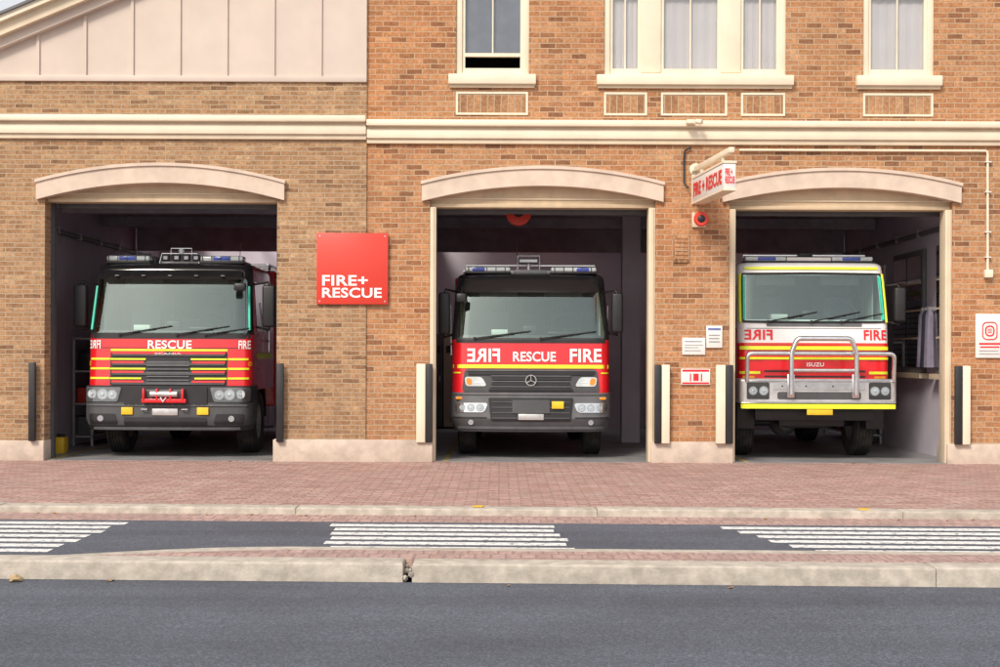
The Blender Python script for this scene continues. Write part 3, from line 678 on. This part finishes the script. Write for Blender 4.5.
# =========================== truck one
tr,lx,lz=mk(168,'red fire truck with black cab top parked in arched bay')
sh=Shell([(.4,0),(1.1,.0),(1.88,.06),(2.75,.26),(2.95,.33)],[(.4,1.24),(1.9,1.24),(2.95,1.18)],.07,.15,2.96,.10)
wz0,wz1=1.90,2.70
def mf(u,z):
    if z>1.86: return BLKG if abs(u)<=1 else RED
    return RED
b=B(); sh.solid(b,1.02,2.96,2.15,mf,lambda u,z: abs(u)<.92 and wz0<z<wz1,(.92,),(wz0,wz1,1.86,2.66)); b.make('cab',tr)
h0,h1=sh.hw(wz0)*.95,sh.hw(wz1)*.95
b=B(); sh.patch(b,-h0,h0,wz0-.04,-h1,h1,wz1+.03,.008,GLW,r=.08,th=0,nx=24); b.make('windscreen',tr)
interior(tr,1.12,1.2,2.78,.1,2.1,1.93)
b=B(); sh.patch(b,-1.08,1.08,2.70,-1.07,1.07,2.84,.16,BLKG,r=.04,th=.17,nx=24,tilt=-.06)
for k in range(5): x=-.8+k*.4; b.box(x-.03,x+.03,-.0+.09,.13,2.74,2.76,GREYM,.005)
b.make('visor',tr)
b=B(); sh.patch(b,-1.22,1.22,1.80,-1.2,1.2,1.885,.012,BLK,r=.03,th=.02,nx=26); b.make('scuttle_panel',tr)
for a in ((-.75,1.86,-.2,1.95),(.12,1.86,.66,1.95)): wiper(tr,sh,*a,l=.62)
wiper(tr,sh,.55,1.86,1.0,1.93,.5)
for s in (-1,1):
    b=B(); b.box(s*.72-.34,s*.72+.34,.42,.66,2.955,2.99,BLK,.01); b.box(s*.72-.33,s*.72+.33,.41,.67,2.99,3.075,CLR,.03,seg=3); b.box(s*.72-.14,s*.72+.14,.405,.6,3.0,3.07,BLUE,.02)
    for q in range(5): b.box(s*.72-.3+q*.14,s*.72-.285+q*.14,.405,.41,2.995,3.07,GREY)
    b.make('light_bar',tr)
b=B(); b.tube([(-.28,.6,2.95),(-.24,.6,3.12),(.3,.6,3.12),(.34,.6,2.95)],.018,ALU); b.tube([(-.1,.6,3.1),(-.1,.6,3.20),(.22,.6,3.20),(.22,.6,3.1)],.014,ALU)
for x in (-.17,.0,.15,.3): b.box(x-.055,x+.055,.52,.6,3.0,3.10,BLK,.015); b.box(x-.03,x+.03,.515,.52,3.025,3.075,CLR)
b.cyl((.06,.6,3.12),(.06,.6,3.19),.045,CLR); b.tube([(-.95,.9,2.95),(-.95,.9,3.15)],.006,BLK,6); b.tube([(.9,.9,2.95),(.92,.9,3.3)],.005,BLK,6); b.box(-1.0,1.0,.9,1.4,2.95,3.02,STEEL,.01); b.box(-.55,-.35,.7,.9,2.95,3.06,GREY,.02); b.make('roof_equipment',tr)
lettering('lettering','RESCUE',lx(147),lx(191),lz(350),lz(341.5),LETW,tr,sh.map(.012),bold=.022)
lettering('lettering','FIRE',lx(237.5),1.215,lz(350),lz(341.5),LETW,tr,sh.map(.014),bold=.022)
lettering('lettering','FIRE',-1.225,lx(99),lz(350),lz(341.5),LETW,tr,sh.map(.014),mirror=True,bold=.022)
b=B()
for xi,xo,z_0,z_1 in ((.89,1.19,1.475,1.505),(.89,1.20,1.33,1.36),(.89,1.2,1.185,1.215)): sh.sym(b,xi,xo,z_0,xi,xo,z_1,.012,YEL,r=.005,th=.01,nx=8)
sh.patch(b,-.88,.88,1.61,-.88,.88,1.64,.008,YEL,r=.004,th=.006,nx=18)
b.make('reflective_stripe',tr)
# wide black slatted grille, lime stripes running across it into the red sides
b=B(); sh.patch(b,-.88,.88,1.085,-.88,.88,1.60,.010,BLK,r=.03,th=.05,nx=20)
for z_ in (1.535,1.395,1.25,1.105):
    sh.patch(b,-.85,.85,z_,-.85,.85,z_+.045,.030,GREY,r=.012,th=.04,nx=22)
    inn=.05 if z_>1.5 else .36
    sh.sym(b,inn,.855,z_+.030,inn,.855,z_+.062,.034,RED,r=.008,th=.03,nx=14)
for z_,inn in ((1.475,.34),(1.33,.34),(1.185,.40)): sh.sym(b,inn,.88,z_,inn,.88,z_+.026,.024,YEL,r=.004,th=.03,nx=12)
for k in range(7): z_=1.11+k*.055; sh.patch(b,-.32,.32,z_,-.32,.32,z_+.016,.034,GREYM,r=.004,th=.03,nx=12)
b.make('grille',tr)
lettering('lettering','SCANIA',-.20,.20,1.555,1.585,STEEL,tr,sh.map(.045),bold=.02)
b=B(); sh.patch(b,-1.18,1.18,1.655,-1.18,1.18,1.663,.006,BLK,r=.002,th=.004,nx=22); b.make('panel_seam',tr)
bs_=Shell([(.4,-.1),(.55,-.17),(1.12,-.15)],[(.4,1.2),(.6,1.26),(1.12,1.26)],.10,.20)
b=B(); bs_.solid(b,.42,1.09,.5,lambda u,z: BLK if z>.84 or z<.5 else GREY,ze=(.84,.5)) 
bs_.patch(b,-.62,.62,.50,-.62,.62,.62,.006,BLK,r=.02,th=.02); bs_.patch(b,-.62,.62,.80,-.62,.62,1.08,.02,BLK,r=.02,th=.04)
bs_.sym(b,.72,1.15,.51,.75,1.17,.67,.006,BLK,r=.03,th=.02,nx=12); bs_.patch(b,-1.2,1.2,.79,-1.2,1.2,.81,.02,GREYM,r=.005,th=.03,nx=22)
bs_.patch(b,-1.1,1.1,.43,-1.1,1.1,.47,.02,GREYM,r=.01,th=.04,nx=22)
b.make('bumper',tr)
b=B(); y=bs_.yf(0,.95); b.box(-.33,.33,y-.12,y-.02,.84,.90,RED,.01); b.box(-.3,.3,y-.06,y-.02,.9,1.04,GREY,.02); b.cyl((-.2,y-.09,.97),(.2,y-.09,.97),.045,STEEL)
for x in (-.3,-.1,.1,.28): b.box(x-.015,x+.015,y-.13,y-.03,.88,1.05,RED,.005)
b.tube([(-.04,y-.13,.92),(0,y-.15,.86),(.04,y-.13,.92)],.014,ALU,6); b.make('winch',tr)
for s in (-1,1):
    headlight(tr,bs_,s,(.72,1.235,.85,.66,1.24,1.07),.010,[(.80,.955,.075,CLR),(.95,.96,.085,CLR),(1.11,.965,.07,CLR)],r=.03,base=GREYM)
    b=B(); y=bs_.yf(s*.98,.6); b.cyl((s*.98,y,.60),(s*.98,y-.02,.60),.045,LENS); b.make('fog_light',tr)
    b=B(); xx=-.57 if s<0 else .56; y=bs_.yf(xx,.7); b.box(xx-.085,xx+.085,y-.03,y-.005,.66,.77,ORY,.005); b.make('marker_plate',tr)
    b=B(); sh.one(b,s,1.19,1.235,1.38,1.19,1.235,1.46,.012,AMB,r=.02,th=.02); b.make('indicator',tr)
b=B(); y=bs_.yf(0,.7); b.box(-.19,.19,y-.02,y-.006,.65,.75,STEEL,.004); b.make('number_plate',tr)
for x in (-.3,.3):
    b=B(); y=bs_.yf(x,.76); b.tube([(x-.04,y,.74),(x-.04,y-.06,.74),(x+.04,y-.06,.74),(x+.04,y,.74)],.012,STEEL,6); b.make('tow_hook',tr)
mirror(tr,-1.42,1.98,2.62,.2,.3,-1.17); mirror(tr,1.46,1.98,2.62,.2,.3,1.17)
b=B(); b.box(.98,1.16,.0,.1,2.52,2.64,BLK,.03); b.tube([(1.08,.1,2.62),(1.1,.25,2.75)],.015,BLK,6); b.make('mirror',tr)
pillaredge(tr,sh,1.93,2.6,.965,TEAL,.022)  # green reflections at the windscreen edges, put in as coloured tubes
for s in (-1,1): wheel(tr,s*1.02,1.25,.5,.3,s); wheel(tr,s*1.0,5.2,.5,.32,s)
sidestuff(tr,sh,1.05,1.9,2.9,RED); rearbody(tr,1.24,.7,2.95,2.3,7.3,RED); chassis(tr,7.2,.5,1.25)

# =========================== truck two
tr,lx,lz=mk(531,'red fire truck with grey grille parked in middle arched bay')
sh=Shell([(.4,0),(1.05,.0),(1.8,.06),(2.5,.24),(2.82,.36)],[(.4,1.2),(1.8,1.2),(2.82,1.13)],.07,.18,2.82,.10)
wz0,wz1=1.86,2.52
def mf(u,z):
    if z>2.5: return BLKG if abs(u)<=1 else RED
    return (RED if abs(u)>1 else BLK) if z>1.80 else RED
b=B(); sh.solid(b,1.0,2.82,2.1,mf,lambda u,z: abs(u)<.9 and wz0<z<wz1,(.9,.97),(wz0,wz1,2.5,1.80)); b.make('cab',tr)
h0,h1=sh.hw(wz0)*.94,sh.hw(wz1)*.94
b=B(); sh.patch(b,-h0,h0,wz0-.05,-h1,h1,wz1+.03,.008,GLW,r=.07,th=0,nx=24); b.make('windscreen',tr)
interior(tr,1.08,1.2,2.66,.1,2.05,1.88)
b=B(); sh.patch(b,-1.04,1.04,2.52,-1.02,1.02,2.73,.13,BLKG,r=.05,th=.15,nx=24,tilt=-.05); b.make('visor',tr)
b=B(); sh.patch(b,-1.14,1.14,1.755,-1.12,1.12,1.83,.012,BLK,r=.03,th=.02,nx=24); b.make('scuttle_panel',tr)
for a in ((-.85,1.82,-.25,1.90),(.15,1.82,.75,1.90)): wiper(tr,sh,*a,l=.62)
for s in (-1,1):
    b=B(); b.box(s*.66-.36,s*.66+.36,.42,.62,2.82,2.85,BLK,.01); b.box(s*.66-.35,s*.66+.35,.41,.63,2.85,2.92,CLR,.025,seg=3); b.box(s*.8-.1,s*.8+.1,.405,.6,2.855,2.915,BLUE,.015)
    for q in range(5): b.box(s*.66-.3+q*.14,s*.66-.285+q*.14,.404,.41,2.855,2.915,GREY)
    b.make('light_bar',tr)
b=B(); b.box(-.25,.25,.45,.7,2.82,2.88,GREYM,.01); b.box(-.19,.12,.48,.6,2.98,3.06,GREY,.02); b.box(-.17,.1,.475,.48,3.0,3.04,CLR); b.cyl((-.03,.55,2.86),(-.03,.55,2.98),.025,STEEL); b.tube([(-.2,.55,2.88),(-.2,.55,3.1),(.14,.55,3.1),(.14,.55,2.88)],.01,STEEL,6); b.tube([(-.2,.6,2.85),(-.21,.6,3.28)],.006,BLK,6); b.tube([(-1.0,.7,2.82),(-1.0,.7,2.96),(1.0,.7,2.96),(1.0,.7,2.82)],.016,ALU,6)
b.box(-.9,.9,.9,1.5,2.82,2.90,STEEL,.01); b.make('roof_equipment',tr)
lettering('lettering','FIRE',lx(467),lx(500),lz(362),lz(348.5),LETW,tr,sh.map(.014),mirror=True,bold=.024)
lettering('lettering','RESCUE',lx(513),lx(556),lz(361.5),lz(351.5),LETW,tr,sh.map(.014),bold=.022)
lettering('lettering','FIRE',lx(570),lx(602),lz(362),lz(348.5),LETW,tr,sh.map(.014),bold=.024)
b=B(); sh.patch(b,-1.18,1.18,1.37,-1.18,1.18,1.425,.012,YEL,r=.005,th=.01,nx=24)
sh.sym(b,1.06,1.18,1.29,1.06,1.18,1.31,.01,YEL,r=.004,th=.01,nx=8)
b.make('reflective_stripe',tr)
b=B(); sh.patch(b,-1.04,1.04,1.01,-1.0,1.0,1.358,.02,GREY,r=.06,th=.05,nx=24)
for z_,wb,wt in ((1.275,.94,.96),(1.195,.58,.60),(1.112,.60,.58),(1.035,.64,.60)):
    sh.patch(b,-wb,wb,z_,-wt,wt,z_+.055,.045,BLK,r=.01,th=.03,nx=22); sh.patch(b,-wt,wt,z_+.055,-wt,wt,z_+.068,.058,GREYM,r=.005,th=.03,nx=22)
y=sh.yf(0,1.19)-.075
pts=[(.078*math.cos(2*math.pi*k/24),y,1.19+.078*math.sin(2*math.pi*k/24)) for k in range(25)]
b.tube(pts,.008,STEEL,6)
for a in (90,210,330): b.tube([(0,y,1.19),(.074*math.cos(math.radians(a)),y,1.19+.074*math.sin(math.radians(a)))],.007,STEEL,6)
b.make('grille',tr)
for s in (-1,1):
    b=B(); sh.one(b,s,.66,.98,1.10,.74,1.0,1.24,.03,CLR,r=.04,th=.03,nx=14); sh.one(b,s,.88,.96,1.12,.90,.98,1.22,.034,AMB,r=.03,th=.02,nx=6); sh.one(b,s,.70,.85,1.15,.76,.86,1.16,.034,LENS,r=.003,th=.01,nx=6); b.make('marker_light',tr)
bs_=Shell([(.4,-.06),(.6,-.13),(1.0,-.10)],[(.4,1.14),(.6,1.22),(1.0,1.22)],.10,.26)
b=B(); bs_.solid(b,.42,1.005,.5,lambda u,z: GREYM if z>.62 else GREY,ze=(.62,)); bs_.patch(b,-.60,.60,.58,-.64,.64,.93,.008,BLK,r=.03,th=.02,nx=18)
for k in range(4): bs_.patch(b,-.58,.58,.62+k*.08,-.58,.58,.635+k*.08,.02,GREY,r=.004,th=.02,nx=16)
bs_.patch(b,-.28,.28,.70,-.28,.28,.90,.03,GREY,r=.02,th=.03); bs_.patch(b,-1.1,1.1,.46,-1.1,1.1,.50,.02,GREYM,r=.01,th=.03,nx=20)
bs_.sym(b,.66,1.18,.625,.66,1.18,.64,.012,BLK,r=.004,th=.01,nx=12); bs_.patch(b,-1.16,1.16,.965,-1.16,1.16,.975,.008,BLK,r=.003,th=.01,nx=22); b.make('bumper',tr)
for s in (-1,1):
    headlight(tr,bs_,s,(.70,1.14,.71,.64,1.16,.85),.010,[(.76,.78,.058,CLR),(.90,.78,.055,CLR),(1.03,.78,.045,CLR)],r=.045,base=LENS)
    b=B(); y=bs_.yf(s*1.08,.92); b.box(s*1.08-.05,s*1.08+.05,y-.03,y+.02,.9,.94,AMB,.01); b.make('indicator',tr)
    b=B(); y=bs_.yf(s*.9,.56); b.cyl((s*.9,y,.56),(s*.9,y-.015,.56),.04,LENS); b.make('fog_light',tr)
b=B(); y=bs_.yf(.4,.8); b.box(.31,.49,y-.05,y-.03,.77,.88,ORY,.004); b.make('marker_plate',tr)
b=B(); b.box(-.19,.19,y-.05,y-.02,.60,.69,STEEL,.004); b.make('number_plate',tr)
mirror(tr,-1.32,1.88,2.52,.17,.25,-1.13); mirror(tr,1.32,1.92,2.52,.17,.25,1.13)
b=B(); b.box(-1.13,-.98,-.0,.08,2.36,2.5,BLK,.03); b.tube([(-1.05,.08,2.45),(-1.05,.28,2.6)],.015,BLK,6); b.make('mirror',tr)
for s in (-1,1): wheel(tr,s*.98,1.2,.48,.28,s); wheel(tr,s*.96,5,.48,.32,s)
sidestuff(tr,sh,1.05,1.86,2.78,RED); rearbody(tr,1.22,.7,2.85,2.3,7.2,RED); chassis(tr,7.1,.48,1.2)

# =========================== truck three
tr,lx,lz=mk(815,'white and red rural fire truck with silver bull bar')
sh=Shell([(.8,0),(1.6,.0),(2.08,.05),(2.82,.24),(3.0,.30)],[(.8,1.14),(2.1,1.14),(3.0,1.11)],.05,.12,3.0,.08)
wz0,wz1=2.12,2.80
def mf(u,z):
    if abs(u)<=1: return WHT if z>1.77 else RED
    return WHT if z>2.0 else RED
b=B(); sh.solid(b,1.15,3.0,2.0,mf,lambda u,z: abs(u)<.9 and wz0<z<wz1,(.9,),(wz0,wz1,1.77,2.0)); b.make('cab',tr)
h0,h1=sh.hw(wz0)*.94,sh.hw(wz1)*.94
b=B(); sh.patch(b,-h0,h0,wz0-.04,-h1,h1,wz1+.03,.008,GLW,r=.08,th=0,nx=24); b.make('windscreen',tr)
b=B(); P=lambda x,z:(x,sh.yf(x,z)-.012,z)
loop=[(-h0,wz0-.03),(0,wz0-.04),(h0,wz0-.03),(h1,wz1+.02),(0,wz1+.03),(-h1,wz1+.02)]; pts=[]
for (x0,z_0),(x1,z_1) in zip(loop,loop[1:]+loop[:1]):
    for k in range(8): pts.append(P(x0+(x1-x0)*k/8,z_0+(z_1-z_0)*k/8))
pts.append(pts[0]); b.tube(pts,.018,BLK,6); b.make('windscreen_seal',tr)
interior(tr,1.02,1.3,2.86,.1,1.95,2.13)
b=B(); sh.patch(b,-1.02,1.02,2.89,-1.02,1.02,2.93,.02,YEL,r=.01,th=.02,nx=22)
for s in (-1,1): b.tube([P(s*1.10,2.08),P(s*1.095,2.45),P(s*1.08,2.82)],.026,YEL,8)
sh.patch(b,-1.12,1.12,1.665,-1.12,1.12,1.72,.030,YEL,r=.008,th=.035,nx=24)
sh.patch(b,-1.12,1.12,1.52,-1.12,1.12,1.555,.030,YEL,r=.008,th=.035,nx=24)
sh.sym(b,.82,1.12,1.30,.82,1.12,1.34,.01,YEL,r=.005,th=.012,nx=8)
b.make('reflective_stripe',tr)
b=B(); sh.patch(b,-1.12,1.12,1.735,-1.12,1.12,1.765,.010,REDS,r=.005,th=.012,nx=24); b.make('red_stripe',tr)
pillaredge(tr,sh,2.12,2.78,.925,TEAL,.022)
b=B(); b.box(-1.0,1.0,.42,.66,3.0,3.03,BLK,.008)
b.box(-.98,-.35,.42,.66,3.03,3.10,CLR,.02); b.box(-.8,-.5,.415,.66,3.035,3.095,BLUE,.02); b.box(-.34,.34,.43,.65,3.03,3.09,WHT,.01); b.box(.35,.98,.42,.66,3.03,3.10,CLR,.02); b.box(.5,.8,.415,.66,3.035,3.095,BLUE,.02); b.make('light_bar',tr)
b=B(); b.tube([(-.95,.8,3.0),(-.95,.8,3.14),(.95,.8,3.14),(.95,.8,3.0)],.018,ALU,6); b.box(-.1,.12,.7,.8,3.1,3.18,BLK,.02); b.make('roof_equipment',tr)
for a in ((-.7,2.09,-.15,2.2),(-.05,2.09,.5,2.2),(.4,2.09,.85,2.18)): wiper(tr,sh,*a,l=.5)
b=B(); sh.patch(b,-.72,.72,2.02,-.72,.72,2.065,.012,GREYM,r=.01,th=.015,nx=18); b.make('scuttle_panel',tr)
lettering('lettering','FIRE',lx(745),lx(773),lz(338.5),lz(328.5),LETR,tr,sh.map(.013),mirror=True,bold=.024)
lettering('lettering','FIRE',lx(864.5),1.10,lz(338.5),lz(328.5),LETR,tr,sh.map(.013),bold=.024)
b=B(); sh.patch(b,-.80,.80,1.22,-.80,.80,1.64,.012,RED,r=.03,th=.03,nx=20)
for z_ in (1.25,1.33,1.60): sh.patch(b,-.76,.76,z_,-.76,.76,z_+.026,.020,BLK,r=.008,th=.02,nx=18)
b.make('grille',tr)
lettering('lettering','ISUZU',-.13,.13,1.415,1.475,LETW,tr,sh.map(.030),bold=.02)
b=B(); sh.patch(b,-1.1,1.1,1.985,-1.1,1.1,1.992,.006,GREYM,r=.002,th=.003,nx=22); b.make('panel_seam',tr)
bb=Shell([(.7,-.30),(1.3,-.30)],[(.7,1.17),(1.3,1.17)],.05,.08)
b=B(); bb.solid(b,.87,1.23,.12,lambda u,z:STEEL); bb.patch(b,-.62,.62,.93,-.62,.62,1.04,.006,GREY,r=.03,th=.01,nx=18)
bb.patch(b,-1.15,1.15,1.20,-1.15,1.15,1.235,.025,ALU,r=.006,th=.03,nx=18); bb.patch(b,-1.15,1.15,.875,-1.15,1.15,.90,.02,ALU,r=.006,th=.03,nx=18); bb.patch(b,-.68,.68,1.07,-.68,.68,1.18,.01,ALU,r=.01,th=.02,nx=18)
for x in (-.55,-.2,.2,.55): b.cyl((x,bb.yf(x,1.12)-.012,1.125),(x,bb.yf(x,1.12)-.02,1.125),.014,GREY,seg=8)
b.make('bumper',tr)
b=B(); bb.patch(b,-1.15,1.15,.79,-1.15,1.15,.86,.01,YEL,r=.01,th=.05,nx=22); b.box(-1.1,1.1,-.2,.1,.80,.87,GREY,.01); b.make('reflective_stripe',tr)
def rnd(pts,r=.12,n=6):
    out=[Vector(pts[0])]
    for a,p,c in zip(pts,pts[1:],pts[2:]):
        a,p,c=Vector(a),Vector(p),Vector(c); d0=(a-p).normalized()*r; d1=(c-p).normalized()*r
        for k in range(n+1):
            t=k/n; out.append((p+d0)*(1-t)**2+p*2*t*(1-t)+(p+d1)*t*t)
    out.append(Vector(pts[-1])); return out
b=B(); yb=-.37
b.tube(rnd([(-.43,yb,1.0),(-.43,yb,1.62),(-.35,yb-.01,1.83),(.45,yb-.01,1.83),(.53,yb,1.62),(.53,yb,1.0)],.06),.038,ALU,14)
b.tube(rnd([(-1.07,yb+.10,1.2),(-1.07,yb+.06,1.61),(1.11,yb+.06,1.61),(1.11,yb+.10,1.2)],.08),.033,ALU,14)
b.tube([(-.43,yb+.02,1.36),(.53,yb+.02,1.36)],.026,ALU,12)
for x in (-.43,.53): b.box(x-.055,x+.055,yb+.03,yb+.1,.95,1.30,ALU,.01)
b.make('bull_bar',tr)
for s in (-1,1):
    headlight(tr,bb,s,(.74,1.07,.93,.74,1.07,1.18),.008,[(.825,1.055,.07,CLR),(.98,1.055,.065,CLR)],r=.02)
    b=B(); sh.one(b,s,.90,1.08,1.235,.90,1.08,1.27,.012,AMB,r=.01,th=.02); b.make('indicator',tr)
b=B(); y=bb.yf(0,.8); b.box(-.19,.19,y-.04,y-.01,.70,.78,ORY,.004); b.make('number_plate',tr)
b=B(); b.box(-.9,.9,.0,.1,.6,.8,BLK,.02); b.box(-.5,.5,.2,.6,.5,.9,BLK,.03); b.box(-1.1,-.75,.15,.5,.85,1.15,BLK,.03); b.box(.75,1.1,.15,.5,.85,1.15,BLK,.03); b.make('front_crossmember',tr)
mirror(tr,1.34,2.1,2.62,.18,.2,1.09,BLK); mirror(tr,-1.30,2.1,2.6,.18,.2,-1.09,BLK)
for s in (-1,1): wheel(tr,s*.93,1.15,.52,.3,s); wheel(tr,s*.95,4.9,.52,.32,s)
sidestuff(tr,sh,1.15,2.1,2.95,WHT); rearbody(tr,1.18,.8,2.9,2.2,6.8,RED); chassis(tr,6.7,.52,1.15,True)

# ------------------------------------------------------------ litter
b=B(); t=bmesh.new(); bmesh.ops.create_icosphere(t,subdivisions=2,radius=.05)
for v in t.verts: v.co*=random.uniform(.75,1.2); v.co.z*=.6
b.take(t,M('sandstone',(.5,.36,.2),.9),Matrix.Translation((-3.65,-10.02+TH*3.65,-.115))); b.make('stone',label='small yellowish stone in gutter against kerb',category='stone')
random.seed(11)
for k in range(26):
    x=random.uniform(-5.5,6.5); yk=random.choice([-6.25,-9.97,-.12]); y=yk-TH*x*(0 if yk>-1 else 1)-random.uniform(0,.12); z=-.135 if yk<-9 else (-.064 if yk<-5 else .006)
    b=B(); a=random.uniform(0,6.3); s=random.uniform(.015,.035); t=bmesh.new()
    vs=[t.verts.new((math.cos(a+q)*s*r_,math.sin(a+q)*s*r_,h_)) for q,r_,h_ in ((0,1.4,.008),(1.2,.7,.0),(2.4,.6,.01),(3.14,1.2,.0),(4.2,.7,.006),(5.2,.6,.0))]
    t.faces.new(vs); b.take(t,LEAF); b.make('fallen_leaf',loc=(x,y,z),label='dry brown leaf lying by the kerb',category='leaf',group='dry leaves along the kerbs')

# ------------------------------------------------------------ light & camera
w=bpy.data.worlds.new('World'); scene.world=w; w.use_nodes=True; nt=w.node_tree
sky=nt.nodes.new('ShaderNodeTexSky'); sky.sky_type='NISHITA'; sky.sun_disc=False
EL=math.radians(42); AZ=math.radians(207)
sky.sun_elevation=EL; sky.sun_rotation=AZ; sky.dust_density=4; sky.air_density=1.0; sky.ozone_density=.6
hs=nt.nodes.new('ShaderNodeHueSaturation'); hs.inputs['Saturation'].default_value=.6; nt.links.new(sky.outputs[0],hs.inputs['Color'])
mx=nt.nodes.new('ShaderNodeMix'); mx.data_type='RGBA'; mx.inputs[0].default_value=.55; nt.links.new(hs.outputs[0],mx.inputs[6]); mx.inputs[7].default_value=(7.6,7.5,7.4,1)   # thin white cloud
nt.links.new(mx.outputs[2],nt.nodes['Background'].inputs[0]); nt.nodes['Background'].inputs[1].default_value=.15
sd=bpy.data.lights.new('sun','SUN'); sd.energy=2.8; sd.angle=math.radians(14); sd.color=(1,.90,.77)
so=bpy.data.objects.new('sun',sd); scene.collection.objects.link(so)
d=Vector((math.sin(AZ)*math.cos(EL),math.cos(AZ)*math.cos(EL),math.sin(EL)))
so.rotation_euler=d.to_track_quat('Z','Y').to_euler()
cd=bpy.data.cameras.new('camera'); cd.lens=50.0; cd.sensor_width=36; cd.shift_y=.0195; cd.clip_end=2000
co=bpy.data.objects.new('camera',cd); scene.collection.objects.link(co); scene.camera=co
co.matrix_world=Matrix.Translation((0,-CAMD,CAMH))@Matrix.Rotation(math.radians(90),4,'X')@Matrix.Rotation(math.radians(.22),4,'Z')
scene.view_settings.view_transform='Standard'; scene.view_settings.look='None'; scene.view_settings.exposure=0
